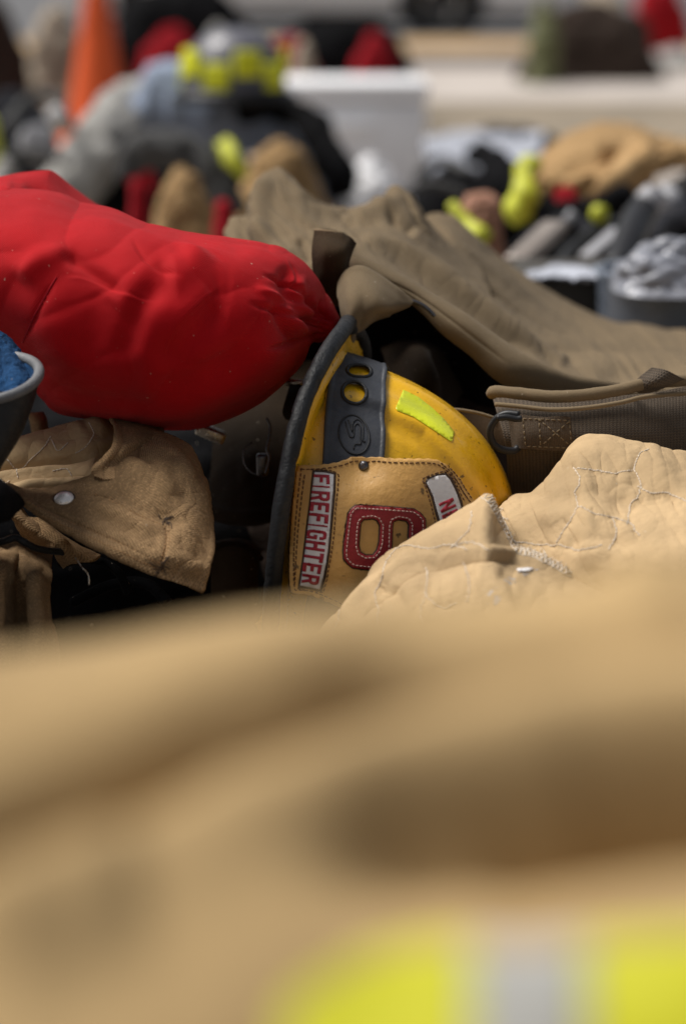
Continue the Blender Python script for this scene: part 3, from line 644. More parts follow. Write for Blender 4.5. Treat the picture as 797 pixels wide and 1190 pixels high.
layer('coat_back', [(486, 290), (502, 270), (516, 263), (530, 265), (548, 278), (576, 303), (612, 338), (650, 368), (690, 386), (724, 393), (750, 402), (776, 416)], [(490, 320), (508, 310), (524, 308), (540, 316), (560, 334), (586, 358), (620, 388), (655, 408), (690, 418), (722, 424), (748, 428), (770, 432)], (2.9, 2.95), (2.8, 2.84), crump=AN)
mid_s = [('s', [(324, 197), (325, 216), (332, 236), (350, 256), (376, 268), (420, 276)], 1.8, 13, 18), ('r', [(318, 204), (306, 226), (303, 258), (310, 296)], 8, 9), ('r', [(334, 208), (350, 232), (378, 250), (430, 256)], 5, 5), ('s', [(338, 220), (360, 240), (392, 250), (430, 250)], 2.0, -7, 8),
         ('r', [(460, 223), (452, 240), (428, 255), (392, 262)], 7, 8), ('v', [(446, 250), (462, 258), (486, 272)], 7, 7), ('s', [(464, 222), (476, 238), (488, 262), (504, 284)], 2.2, -10, 12), ('v', [(396, 244), (410, 258), (400, 272)], 7, 5), ('r', [(296, 262), (320, 290), (350, 306)], 10, 5), ('s', [(272, 258), (286, 262), (292, 296)], 2, -7, 8), ('v', [(345, 278), (354, 292), (360, 310)], 6, 5)]
layer('coat_hood', [(262, 272), (270, 257), (282, 256), (291, 246), (294, 224), (306, 206), (324, 199), (338, 206), (350, 222), (368, 235), (395, 243), (424, 240), (445, 228), (460, 220), (474, 227), (486, 242), (500, 262), (526, 286), (560, 312)],
      [(268, 330), (276, 335), (288, 340), (300, 342), (315, 342), (332, 340), (350, 332), (366, 316), (384, 306), (398, 300), (420, 296), (442, 300), (462, 306), (478, 312), (492, 320), (506, 330), (524, 342), (548, 356), (580, 372)], (2.74, 2.8), (2.5, 2.66), crump=AN, strokes=[(k[0], k[1], k[2], k[3] * 1.4) for k in mid_s], res=(200, 460), bulge=.02)
main = layer('coat_front', [(362, 276), (380, 268), (415, 265), (446, 267), (474, 276), (508, 297), (540, 320), (574, 344), (614, 372), (660, 392), (710, 401), (760, 404), (820, 407), (940, 414)],
      [(366, 304), (384, 304), (410, 308), (436, 318), (462, 332), (492, 350), (522, 370), (556, 394), (598, 422), (645, 446), (700, 458), (750, 456), (812, 452), (940, 450)], (2.62, 2.8), (2.43, 2.5), crump=AN,
      strokes=[('r', [(430, 280), (480, 304), (540, 348), (600, 394), (650, 418)], 8, 7, 8, 1), ('s', [(408, 284), (450, 290), (490, 316), (540, 356), (590, 394), (640, 422)], 2.4, -14, 14), ('s', [(470, 282), (510, 312), (560, 350), (610, 384), (660, 402)], 2.4, 11, 12), ('v', [(540, 338), (590, 374), (640, 402), (690, 414)], 5, 5), ('r', [(640, 424), (700, 428), (780, 426), (870, 430)], 11, 5), ('s', [(660, 410), (720, 412), (800, 412), (880, 416)], 2.6, 7, 12), ('v', [(690, 440), (740, 434), (800, 432)], 8, 5)], bulge=.035)
roll('coat_fold', [(392, 288, 394, 298, 2.44, .006), (412, 293, 407, 312, 2.41, .012), (442, 306, 431, 328, 2.4, .016), (488, 331, 474, 353, 2.39, .018), (536, 360, 510, 386, 2.38, .02), (580, 390, 544, 414, 2.38, .022), (624, 418, 578, 446, 2.38, .022), (668, 437, 625, 464, 2.4, .018), (720, 446, 690, 470, 2.43, .012)], (240, 90), M['brown'], coat, crump=[(7, .004, 'f'), (20, .0012, 'f')], strokes=[('c', [(430, 318), (486, 344), (540, 384), (600, 430)], 2.0, 2.5)])
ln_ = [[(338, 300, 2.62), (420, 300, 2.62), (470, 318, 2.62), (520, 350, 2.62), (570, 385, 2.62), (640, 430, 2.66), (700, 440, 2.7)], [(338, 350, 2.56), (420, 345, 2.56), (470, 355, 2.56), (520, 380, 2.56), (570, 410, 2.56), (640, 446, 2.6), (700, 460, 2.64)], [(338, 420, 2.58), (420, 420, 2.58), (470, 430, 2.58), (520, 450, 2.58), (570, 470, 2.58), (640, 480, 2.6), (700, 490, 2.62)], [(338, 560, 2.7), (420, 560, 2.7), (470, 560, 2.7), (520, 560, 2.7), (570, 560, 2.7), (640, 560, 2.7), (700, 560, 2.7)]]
sheet('gap_shade_sheet', ln_, (90, 120), M['black_cloth'], coat, crump=[(10, .012, 'f')], thick=.004)  # added black sheet, stands in for shade in the gap below the coat
lf = [[(366, 268, 2.375), (384, 270, 2.365), (404, 276, 2.36), (412, 283, 2.37)], [(364, 290, 2.36), (380, 292, 2.34), (398, 296, 2.34), (405, 300, 2.36)], [(366, 318, 2.37), (378, 325, 2.36), (396, 327, 2.36), (402, 322, 2.38)], [(372, 345, 2.4), (380, 352, 2.4), (396, 352, 2.4), (400, 345, 2.42)]]
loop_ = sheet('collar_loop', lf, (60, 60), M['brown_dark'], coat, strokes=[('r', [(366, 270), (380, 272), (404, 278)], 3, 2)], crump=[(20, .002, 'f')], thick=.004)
mb = MB(); drape_line(mb, [(362, 268), (375, 269), (395, 272), (415, 277), (435, 288), (446, 297)], [loop_, main], .0016, .0012, 2, smooth=True); mb.build('loop_binding', M['brown'], coat)
ff = [[(394, 330, 2.35), (404, 316, 2.34), (420, 312, 2.34), (440, 322, 2.34), (462, 338, 2.34), (480, 352, 2.35)],
      [(395, 350, 2.33), (406, 340, 2.31), (422, 334, 2.31), (438, 340, 2.31), (456, 350, 2.32), (475, 355, 2.34)],
      [(399, 372, 2.32), (409, 362, 2.30), (422, 356, 2.30), (436, 356, 2.3), (450, 359, 2.31), (466, 359, 2.34)],
      [(404, 392, 2.32), (409, 386, 2.31), (418, 379, 2.31), (428, 372, 2.31), (440, 366, 2.32), (456, 363, 2.34)],
      [(406, 408, 2.34), (409, 400, 2.33), (414, 392, 2.33), (422, 383, 2.33), (434, 373, 2.34), (452, 366, 2.36)]]
tabo = sheet('collar_tab', ff, (90, 110), M['brown'], coat, strokes=[('r', [(394, 345), (402, 320), (420, 314), (450, 331), (478, 353)], 3, 1.5, 3, 1)], crump=[(18, .0015, 'f')], thick=.004)
mb = MB(); mb.tube([at(x, y, 2.345) for x, y in curve([(466, 351), (478, 350), (490, 354), (500, 362), (505, 368)], 2)], .0018, 8); mb.build('cord', M['darkmetal'], coat)
# ribbed storm band with piping, D-ring and stitched strap
wb = [[(572, 462, 2.3), (610, 464, 2.28), (650, 465, 2.27), (700, 463, 2.27), (750, 458, 2.28), (800, 450, 2.3), (900, 446, 2.33)],
      [(580, 490, 2.27), (612, 492, 2.26), (652, 494, 2.25), (700, 493, 2.25), (750, 490, 2.26), (800, 486, 2.28), (900, 484, 2.31)],
      [(588, 520, 2.27), (616, 522, 2.26), (654, 524, 2.25), (700, 524, 2.25), (750, 523, 2.26), (800, 521, 2.28), (900, 520, 2.31)],
      [(590, 575, 2.32), (618, 578, 2.31), (656, 580, 2.3), (700, 580, 2.3), (750, 580, 2.31), (800, 580, 2.33), (900, 580, 2.34)]]
webp = sheet('ribbed_band', wb, (70, 160), M['web'], coat, crump=[(9, .004, 'f')], thick=.004)
pp = curve([(571, 458, 2.275), (575, 455, 2.27), (600, 457, 2.26), (640, 461, 2.25), (680, 459, 2.25), (720, 453, 2.255), (750, 446, 2.26), (800, 442, 2.28), (900, 438, 2.31)], 3)
mb = MB(); pr = .0058 + .0006 * fbm(np.stack([pp[:, 0] * .06, pp[:, 1] * 0, pp[:, 1] * 0], -1), 2); mb.tube(atP(pp), pr, 16); mb.tube(atP(pp + np.array([0, 15, -.012]))[2:], .0022, 8)
mb.build('piping', M['brown'], coat)
tb = [[(728, 452, 2.27), (741, 441, 2.26), (757, 428, 2.26)], [(745, 455, 2.262), (760, 444, 2.25), (776, 432, 2.255)], [(762, 452, 2.27), (778, 446, 2.262), (794, 440, 2.268)]]
sheet('webbing_tab', tb, (30, 30), M['web'], coat, thick=.004)
stp = [[(592, 484, 2.262), (603, 482, 2.245), (630, 485, 2.238), (648, 484, 2.238), (662, 485, 2.242)], [(594, 502, 2.262), (604, 502, 2.243), (630, 504, 2.236), (648, 505, 2.236), (664, 505, 2.24)], [(596, 519, 2.264), (605, 521, 2.247), (631, 523, 2.24), (650, 524, 2.24), (667, 525, 2.244)]]
stra = sheet('stitched_strap', stp, (50, 90), M['strap'], coat, crump=[(25, .0012, 'f')], thick=.003)
mb = MB()
for w in ([(608, 487), (660, 489), (663, 520), (611, 518), (608, 487)], [(626, 488), (662, 518)], [(660, 490), (628, 518)], [(626, 487), (628, 520)]): drape_line(mb, w, [stra], .0006, .0018, 2, dash=(4, 2.5), smooth=False)
mb.build('strap_stitching', M['brown'], stra)
st2 = [[(520, 476, 2.36), (545, 479, 2.34), (570, 484, 2.3), (590, 487, 2.275), (604, 490, 2.26)], [(522, 490, 2.36), (545, 494, 2.34), (568, 499, 2.3), (588, 505, 2.275), (604, 506, 2.26)], [(526, 508, 2.37), (546, 511, 2.35), (566, 516, 2.31), (586, 521, 2.285), (604, 520, 2.27)]]
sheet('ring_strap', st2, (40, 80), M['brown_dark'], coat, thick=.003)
mb = MB(); mb.tube([at(x, y, 2.285) for x, y in curve([(505, 476), (530, 476), (555, 480), (575, 486)], 2)], .0016, 8); mb.build('cord', M['brown'], coat)
rg = [(603, 482), (588, 481), (576, 487), (569, 500), (572, 514), (582, 522), (596, 524), (602, 520)]
rc = curve(rg, 2); mb = MB(); rp = at(rc[:, 0], rc[:, 1], np.linspace(2.225, 2.25, len(rc))); mb.tube(rp, .0034, 12); rc2 = curve([(577, 486), (588, 485), (600, 487), (606, 486)], 2); mb.tube(at(rc2[:, 0], rc2[:, 1], rc2[:, 0] * 0 + 2.222), .003, 12); mb.build('d_ring', M['blackpl'], coat)

# ================================================================== 4. QUILTED TAN COAT (right)
def wavy(pts, amp=.7): return [(x + random.gauss(0, amp), y + random.gauss(0, amp)) for x, y in curve(pts, 9)]
QL = [wavy(w) for w in ([(372, 768), (392, 728), (400, 700)], [(438, 735), (441, 712), (437, 690), (446, 672), (450, 655), (462, 640)], [(462, 640), (480, 636), (500, 640), (522, 634), (545, 640)], [(548, 597), (547, 615), (536, 628), (524, 638)],
          [(524, 638), (545, 632), (568, 642)], [(486, 760), (496, 735), (490, 712), (497, 690), (495, 662)], [(543, 700), (546, 676), (540, 652)], [(497, 690), (512, 706), (535, 700)],
          [(668, 545), (674, 560), (668, 574), (672, 590), (664, 604), (655, 618), (648, 634)], [(668, 545), (690, 548), (714, 552), (735, 548)], [(735, 548), (744, 560), (742, 574), (731, 592), (728, 612)], [(740, 568), (756, 574), (778, 576), (800, 586)], [(735, 548), (742, 532), (754, 524)],
          [(672, 590), (690, 600), (712, 604), (735, 612), (745, 626)], [(600, 632), (625, 634), (650, 634)], [(650, 634), (672, 640), (700, 636)], [(712, 604), (716, 624), (706, 640)])]
PUCK = [('v', w, 5.5, .7) for w in QL]
for w in QL:
    for k in range(0, len(w) - 1, 1):
        x, y = w[k]; a_ = random.uniform(0, PI); l_ = random.uniform(8, 15); PUCK.append(('v', [(x - l_ * math.cos(a_) / 2, y - l_ * math.sin(a_) / 2), (x, y), (x + l_ * math.cos(a_) / 2, y + l_ * math.sin(a_) / 2)], 3.0, random.uniform(.5, 1.2)))
qc = empty('quilted_coat', at(620, 760, 2.0), 'open tan coat lining with wavy pale quilting, covering the lower right of the helmet', 'coat')
rb = [[(560, 640, 2.35), (590, 585, 2.28), (620, 572, 2.26), (648, 548, 2.27), (672, 522, 2.28), (690, 512, 2.28), (725, 520, 2.26), (765, 529, 2.25), (810, 537, 2.24), (900, 560, 2.25)],
      [(562, 640, 2.2), (585, 588, 2.17), (616, 574, 2.165), (645, 545, 2.17), (668, 519, 2.18), (688, 510.5, 2.18), (722, 516, 2.17), (764, 525, 2.16), (812, 533, 2.15), (900, 556, 2.16)],
      [(570, 625, 2.13), (590, 600, 2.12), (618, 590, 2.11), (645, 568, 2.11), (672, 550, 2.11), (692, 545, 2.11), (724, 550, 2.1), (764, 556, 2.09), (812, 562, 2.08), (900, 580, 2.1)],
      [(585, 650, 2.09), (604, 630, 2.08), (628, 622, 2.07), (650, 608, 2.06), (676, 598, 2.05), (698, 596, 2.05), (730, 600, 2.04), (768, 604, 2.03), (812, 608, 2.02), (900, 620, 2.04)],
      [(610, 690, 2.06), (628, 675, 2.05), (650, 668, 2.03), (668, 660, 2.02), (690, 655, 2.01), (712, 655, 2.0), (742, 658, 1.99), (776, 660, 1.98), (814, 664, 1.97), (900, 670, 1.98)],
      [(640, 780, 2.06), (660, 775, 2.05), (678, 770, 2.03), (696, 765, 2.02), (714, 762, 2.01), (734, 762, 2.0), (760, 764, 1.99), (786, 766, 1.98), (816, 768, 1.97), (900, 772, 1.98)]]
qs = [('r', [(655, 548), (690, 530), (740, 540), (800, 560)], 14, 5), ('v', [(610, 600), (655, 578), (700, 570), (760, 590)], 9, 4), ('r', [(620, 610), (665, 600), (720, 600)], 10, 4), ('v', [(700, 600), (740, 580), (797, 575)], 10, 4), ('c', [(700, 572), (722, 560), (760, 566)], 5, 2.5), ('v', [(640, 640), (690, 625), (760, 630)], 9, 4),
      ('c', [(668, 524), (690, 548), (695, 580)], 5, 2.5), ('v', [(740, 530), (735, 560), (700, 590)], 8, 3)]
qb = sheet('lining_back', rb, (230, 300), M['liner'], qc, strokes=qs + PUCK, crump=[(9, .005, 'f'), (20, .0025, 'f'), (22, .0016, 'a', 1.2, 2.5), (50, .0007, 'f')], thick=.004)
ra = [[(356, 800, 2.1), (372, 752, 2.09), (398, 706, 2.09), (424, 672, 2.09), (448, 645, 2.09), (486, 622, 2.09), (520, 604, 2.09), (548, 588, 2.09), (566, 576, 2.09), (577, 592, 2.08), (592, 622, 2.06), (604, 641, 2.05), (630, 650, 2.04), (664, 670, 2.03), (730, 700, 2.0)],
      [(362, 802, 2.06), (378, 756, 2.05), (404, 712, 2.045), (430, 680, 2.04), (456, 654, 2.04), (492, 632, 2.04), (524, 616, 2.04), (548, 602, 2.04), (562, 594, 2.04), (572, 606, 2.035), (584, 630, 2.025), (596, 646, 2.02), (622, 656, 2.015), (655, 674, 2.01), (722, 704, 1.99)],
      [(380, 806, 2.01), (398, 764, 2.0), (424, 728, 1.995), (450, 700, 1.99), (476, 674, 1.99), (506, 656, 1.99), (532, 642, 1.99), (550, 632, 1.99), (562, 628, 1.99), (570, 634, 1.99), (580, 648, 1.985), (592, 660, 1.98), (614, 668, 1.98), (645, 684, 1.98), (712, 712, 1.96)],
      [(410, 812, 1.97), (428, 778, 1.96), (450, 750, 1.955), (474, 726, 1.95), (498, 704, 1.945), (524, 690, 1.94), (545, 678, 1.94), (560, 670, 1.94), (570, 668, 1.94), (578, 672, 1.94), (588, 682, 1.94), (600, 690, 1.94), (620, 698, 1.94), (648, 708, 1.94), (712, 730, 1.93)],
      [(460, 830, 1.95), (476, 806, 1.94), (494, 786, 1.93), (514, 766, 1.92), (536, 750, 1.91), (556, 740, 1.91), (574, 732, 1.91), (588, 728, 1.91), (598, 726, 1.91), (606, 730, 1.91), (616, 738, 1.91), (626, 746, 1.91), (644, 752, 1.91), (668, 760, 1.91), (730, 775, 1.9)]]
as_ = [('r', [(380, 740), (420, 690), (470, 655), (520, 645), (600, 645), (655, 668)], 6, 5, 6, 1), ('c', [(395, 745), (430, 702), (475, 668), (520, 655), (590, 652), (640, 668)], 4, 5),
       ('v', [(470, 640), (500, 652), (520, 640), (545, 620)], 8, 3.5), ('r', [(450, 655), (490, 640), (540, 610)], 8, 3), ('v', [(430, 675), (460, 690), (470, 720)], 8, 3), ('v', [(490, 665), (485, 700), (460, 740)], 8, 3.5), ('r', [(510, 660), (505, 690), (490, 730)], 8, 3)]
qa = sheet('lining_front', ra, (200, 360), M['liner'], qc, strokes=as_ + PUCK, crump=[(9, .004, 'f'), (20, .0025, 'f'), (20, .0015, 'a', 1.9, 2.5), (50, .0007, 'f')], thick=.004)
both = [qa, qb]; mb = MB()
for w in QL:
    mb = MB(); drape_line(mb, w, both, .00055, .0024, 1.4, dash=(3.2, .5), wob=.15, seg=5); mb.build('quilt_stitching', M['thread_lt'], qc)
mb = MB(); hem = curve([(563, 575), (570, 584), (580, 601), (590, 620), (602, 640), (618, 644), (640, 654), (664, 668)], 2.6)
th = np.gradient(hem, axis=0); th /= np.linalg.norm(th, axis=1)[:, None]; hn = np.stack([th[:, 1], -th[:, 0]], -1)
z = hem[:, :2] + hn[:, :2] * (np.where(np.arange(len(hem)) % 2, 3.5, -5.5) + rng.normal(0, .7, len(hem)))[:, None]
drape_line(mb, [tuple(p) for p in z], both, .00055, .0021, 1.5, seg=5, smooth=False, wob=.15)
drape_line(mb, [tuple(p) for p in hem[:, :2] + hn[:, :2] * 3.4], both, .0005, .0021, 1.5, seg=5, wob=.3)
drape_line(mb, [tuple(p) for p in hem[:, :2] - hn[:, :2] * 5.2], both, .0005, .0021, 1.5, seg=5, wob=.35)
for k in range(60):
    i = random.randrange(len(hem)); a = hem[i, :2] + hn[i, :2] * 3; b = a + rng.normal(0, 3.5, 2) + hn[i, :2] * 2; c = (a + b) / 2 + rng.normal(0, 1.5, 2); drape_line(mb, [tuple(a), tuple(c), tuple(b)], both, .0003, .0035, 1.2, seg=4)
mb.build('serged_hem', M['thread_lt'], qc)
patch('reflective_trim', [[(560, 700), (572, 684), (590, 672), (612, 664.5), (626, 663.5), (612, 670), (596, 680), (584, 694), (578, 704)]], [qa], .002, M['greypl'], qc, 4, .001)
patch('trim_edge', [[(600, 665.5), (610, 663.5), (619, 664.5), (612, 666.8), (601, 668)]], [qa], .0035, M['whitepl'], qc, 3, .0008)

# ================================================================== 5. TAN FLAP COAT (left)
fc = empty('worn_coat', at(110, 690, 2.2), 'worn tan canvas coat front with a silver snap, lying below the red bag', 'coat')
l1 = [[(-60, 560, 2.35), (5, 522, 2.33), (45, 512, 2.33), (80, 500, 2.33), (110, 490, 2.33), (130, 486, 2.34), (150, 490, 2.35)],
      [(-60, 530, 2.25), (5, 514, 2.24), (45, 508, 2.24), (80, 500, 2.24), (108, 490, 2.24), (130, 488, 2.25), (152, 494, 2.27)],
      [(-60, 540, 2.21), (5, 530, 2.2), (45, 522, 2.2), (80, 516, 2.2), (108, 508, 2.2), (128, 505, 2.21), (150, 510, 2.23)],
      [(-60, 556, 2.2), (5, 546, 2.19), (45, 540, 2.19), (80, 534, 2.19), (106, 528, 2.19), (122, 526, 2.2), (142, 530, 2.22)],
      [(-60, 566, 2.19), (5, 556, 2.18), (45, 550, 2.18), (80, 546, 2.18), (104, 542, 2.18), (116, 540, 2.19), (134, 545, 2.21)],
      [(-60, 580, 2.17), (5, 566, 2.165), (45, 562, 2.165), (80, 558, 2.165), (104, 556, 2.165), (116, 556, 2.17), (134, 560, 2.19)],
      [(-60, 610, 2.17), (5, 590, 2.16), (45, 588, 2.16), (80, 586, 2.16), (104, 584, 2.16), (118, 584, 2.17), (134, 586, 2.19)]]
ls = [('r', [(-40, 528), (20, 522), (70, 508), (115, 496)], 9, 8, 9, 1), ('c', [(-40, 552), (5, 545), (50, 540), (90, 533), (125, 530)], 3.5, 9, 3, 1), ('r', [(-40, 556), (40, 548), (110, 545)], 5, 5), ('c', [(-40, 562), (30, 556), (80, 552), (112, 552)], 2.5, 7), ('r', [(10, 566), (60, 561), (110, 562)], 5, 5), ('v', [(95, 495), (110, 505), (135, 508)], 5, 4)]
lo = sheet('lining', l1, (150, 230), M['liner'], fc, strokes=ls, crump=[(14, .002, 'f'), (26, .0015, 'r')], thick=.003)
f1 = [[(112, 548, 2.13), (134, 545, 2.125), (162, 524, 2.14), (172, 505, 2.2), (196, 502, 2.19), (214, 512, 2.18), (232, 545, 2.17), (243, 580, 2.16)],
      [(60, 566, 2.13), (118, 562, 2.11), (152, 555, 2.11), (182, 540, 2.13), (205, 530, 2.14), (222, 540, 2.14), (237, 570, 2.13), (245, 600, 2.12)],
      [(20, 568, 2.12), (88, 578, 2.095), (135, 580, 2.09), (172, 578, 2.09), (200, 574, 2.1), (220, 580, 2.1), (237, 600, 2.1), (248, 622, 2.1)],
      [(8, 566, 2.12), (60, 588, 2.09), (112, 602, 2.075), (155, 612, 2.065), (190, 616, 2.07), (215, 618, 2.07), (233, 630, 2.075), (248, 642, 2.08)],
      [(4, 564, 2.12), (48, 594, 2.09), (94, 618, 2.07), (135, 634, 2.055), (172, 644, 2.05), (202, 648, 2.05), (226, 655, 2.055), (243, 662, 2.065)],
      [(2, 566, 2.12), (44, 599, 2.09), (86, 624, 2.075), (126, 644, 2.06), (162, 660, 2.055), (194, 672, 2.055), (220, 681, 2.06), (235, 688, 2.065)]]
f1[0][2:4] = [(150, 520, 2.13), (150, 494, 2.17)]
f1[0] = [(112, 550, 2.12), (120, 546, 2.12), (134, 542, 2.13), (142, 522, 2.15), (150, 500, 2.19), (180, 500, 2.2), (222, 520, 2.19), (240, 562, 2.17)]
fs = [('r', [(10, 568), (50, 597), (95, 623), (150, 650), (195, 672), (232, 684)], 5, 4, 5, 1), ('c', [(22, 574), (60, 594), (105, 615), (150, 636), (185, 655)], 2.0, 3.0, 2, 1), ('c', [(20, 570), (70, 570), (120, 575), (150, 590), (180, 608), (198, 618)], 2.5, 4.5),
      ('s', [(120, 572), (150, 590), (178, 606), (196, 614)], 2, 2.5, 8), ('c', [(192, 606), (194, 625), (190, 648), (186, 658)], 2.2, 4), ('v', [(130, 560), (165, 590), (205, 605), (232, 600)], 8, 4), ('r', [(150, 530), (175, 555), (215, 575)], 16, 5),
      ('v', [(150, 500), (160, 525), (185, 545)], 6, 5), ('c', [(118, 546), (128, 540), (134, 528), (146, 512)], 2.5, 6), ('v', [(90, 595), (130, 605), (170, 625)], 8, 3), ('r', [(110, 585), (150, 600), (185, 625)], 7, 2.5), ('r', [(236, 560), (245, 600), (247, 640), (234, 682)], 4, 2, 4, 1), ('v', [(205, 620), (220, 640), (240, 648)], 7, 2.5), ('v', [(200, 520), (205, 560), (225, 590)], 9, 3)]
flp = sheet('front_flap', f1, (260, 330), M['tan'], fc, strokes=fs, crump=[(13, .0022, 'f'), (24, .0016, 'r'), (60, .0005, 'r')], thick=.003)
cl = [[(128, 488, 2.2), (145, 486, 2.2), (170, 490, 2.22), (190, 498, 2.24)], [(133, 500, 2.165), (148, 500, 2.17), (168, 502, 2.18), (190, 506, 2.2)], [(131, 518, 2.14), (142, 518, 2.14), (158, 516, 2.15), (176, 516, 2.17)], [(112, 538, 2.12), (122, 540, 2.12), (138, 540, 2.13), (156, 536, 2.14)], [(108, 552, 2.115), (118, 556, 2.11), (136, 556, 2.11), (156, 552, 2.12)]]
clp = sheet('pocket_edge', cl, (90, 80), M['tan'], fc, strokes=[('r', [(132, 490), (136, 512), (126, 530), (110, 548)], 3, 2.5, 3, 1), ('c', [(140, 492), (143, 514), (134, 532), (122, 550)], 2, 3)], crump=[(25, .002, 'r')], thick=.003)
under = [[(4, 575, 2.17), (40, 600, 2.16), (80, 625, 2.15), (118, 645, 2.15)], [(6, 592, 2.15), (40, 610, 2.14), (74, 632, 2.13), (108, 652, 2.13)], [(16, 606, 2.15), (38, 620, 2.14), (64, 636, 2.13), (85, 655, 2.13)], [(26, 622, 2.17), (42, 632, 2.16), (60, 644, 2.15), (75, 660, 2.15)]]
sheet('turned_facing', under, (80, 120), M['tan'], fc, strokes=[('c', [(20, 590), (45, 606), (62, 640)], 4, 5), ('r', [(35, 590), (60, 620), (85, 640)], 4, 4)], crump=[(25, .002, 'r')], thick=.003)
mb = MB()
for w in ([(-5, 528), (10, 535), (22, 546), (35, 535), (52, 520), (60, 508)], [(60, 512), (68, 524), (80, 516)], [(105, 492), (109, 505), (100, 520), (88, 527)], [(62, 568 - 20), (78, 546), (86, 556)], [(0, 556), (8, 562), (14, 558)], [(20, 546), (22, 556)]): drape_line(mb, w, [lo], .0006, .0018, 1.4, dash=(3.4, .6), wob=.15, seg=5)
mb.build('quilt_stitching', M['thread_lt'], fc); mb = MB()
for w in ([(14, 572), (50, 594), (100, 616), (150, 638), (190, 656)], [(12, 576), (50, 599), (98, 622), (148, 645), (190, 664)], [(196, 612), (198, 628), (194, 645), (190, 655)], [(190, 612), (192, 628), (188, 645), (184, 655)], [(112, 575), (150, 594), (188, 612)]): drape_line(mb, w, [flp], .00045, .0016, 1.6, dash=(2.6, 1.6), wob=.15, seg=5)
mb.build('stitching', M['leather_raw'], fc)
for cx, cy in ((191, 606), (188, 657)):
    mb = MB()
    for k in range(9):
        a = np.array([cx, cy]) + rng.normal(0, 2, 2); b = a + rng.normal(0, 6, 2); drape_line(mb, [tuple(a), tuple((a + b) / 2 + rng.normal(0, 2, 2)), tuple(b)], [flp], .00045, .002, 1.2, seg=4)
    mb.build('frayed_threads', M['leather_dk'], fc)
p, n = cast(75.5, 581.5, [flp], .002); rot = Vector((0, 0, 1)).rotation_difference((Vector(n) * .6 - Vector(FW) * .6 + Vector((0, 0, .25))).normalized()).to_matrix(); MX = rot @ Matrix.Diagonal((1, .82, 1))
mb = MB(); mb.lathe([(0, .0034), (.004, .0032), (.007, .0024), (.0085, .001), (.0088, -.001)], p, MX, 36); snap = mb.build('snap', M['snap'], fc)
mb = MB(); mb.lathe([(.0086, .0006), (.0098, .0008), (.0102, 0), (.0098, -.0018)], p, MX, 36); mb.build('snap_ring', M['leather_dk'], snap)
# lower tan garment at the left edge
lg = [[(-40, 600, 2.22), (2, 632, 2.2), (22, 626, 2.2), (44, 640, 2.2), (62, 640, 2.22)], [(-40, 640, 2.12), (2, 655, 2.1), (24, 655, 2.12), (40, 668, 2.1), (60, 668, 2.13)], [(-40, 690, 2.08), (2, 700, 2.06), (22, 705, 2.1), (40, 700, 2.07), (58, 700, 2.1)], [(-40, 760, 2.06), (2, 770, 2.04), (24, 775, 2.06), (44, 770, 2.05), (70, 770, 2.08)], [(-40, 900, 2.1), (2, 900, 2.1), (24, 900, 2.1), (44, 900, 2.1), (70, 900, 2.12)]]
gl = sheet('canvas_sleeve', lg, (120, 90), M['tan'], None, strokes=[('c', [(22, 630), (24, 680), (30, 740)], 4, 12), ('r', [(42, 650), (40, 700), (48, 750)], 7, 6), ('v', [(5, 660), (12, 700), (10, 740)], 5, 5)], crump=[(16, .003, 'f'), (25, .002, 'r')], thick=.004)
tag(gl, 'brownish tan canvas sleeve hanging at the lower left edge below the snap', 'sleeve')
tu = roll('folded_glove', [(52, 478, 30, 480, 2.36, .01), (56, 486, 34, 490, 2.36, .02), (58, 500, 36, 505, 2.36, .022), (66, 520, 30, 525, 2.36, .025), (70, 540, 26, 545, 2.38, .02)], (50, 50), M['tan'], None, crump=[(30, .003, 'f')])
tag(tu, 'small twist of tan canvas poking up between the black boot and the red bag', 'glove')
# ================================================================== 6. BOOT
boot = empty('rubber_boot', at(0, 560, 2.2), 'black rubber boot with blue fleece lining and grey rim, at the left edge', 'boot')
def ring(cx, cy, rx, ry, dep, dd, k, tiltx=0): 
    a = np.linspace(0, 2 * PI, k, endpoint=False); return at(cx + rx * np.cos(a), cy + ry * np.sin(a) + tiltx * np.cos(a), dep - dd * np.sin(a))
k = 90; rs_ = []
prof = [(-10, 440, 56, 25), (-10, 448, 56, 25), (-13, 475, 52, 26), (-24, 510, 48, 26), (-42, 550, 42, 26), (-62, 600, 40, 26), (-80, 680, 44, 28), (-90, 760, 60, 30), (-92, 830, 70, 34)]
pr_ = cr(np.array(prof, float), 60)
V_ = np.stack([ring(a, b, c, d, 2.07, .05, k, -8) for a, b, c, d in pr_]); q_ = V_.reshape(-1, 3); q_ = q_ + .003 * fbm(q_ * 14, 2)[:, None]
mesh('boot_shaft', q_, grid_faces(60, k, cv=True) + [tuple(59 * k + j for j in range(k))], M['rubber_dk'], boot)
mb = MB(); mb.tube(ring(-10, 440, 56, 25, 2.07, .05, k, -8), .0046, 14, closed=True); mb.build('boot_rim', M['grey_rim'], boot)
rows = [ring(-10 - i * .0, 440 + i * 4.5 + 0, 53 - i * 2.2, 22 - i * .5, 2.07, .046, k, -8) for i in range(8)]; V_ = np.stack(rows); q_ = V_.reshape(-1, 3); q_ = q_ + .004 * fbm(q_ * 45, 3)[:, None]
mesh('fleece_lining', q_, grid_faces(8, k, cv=True), M['blue'], boot, True, [(j * .004, i * .004) for i in range(8) for j in range(k)])
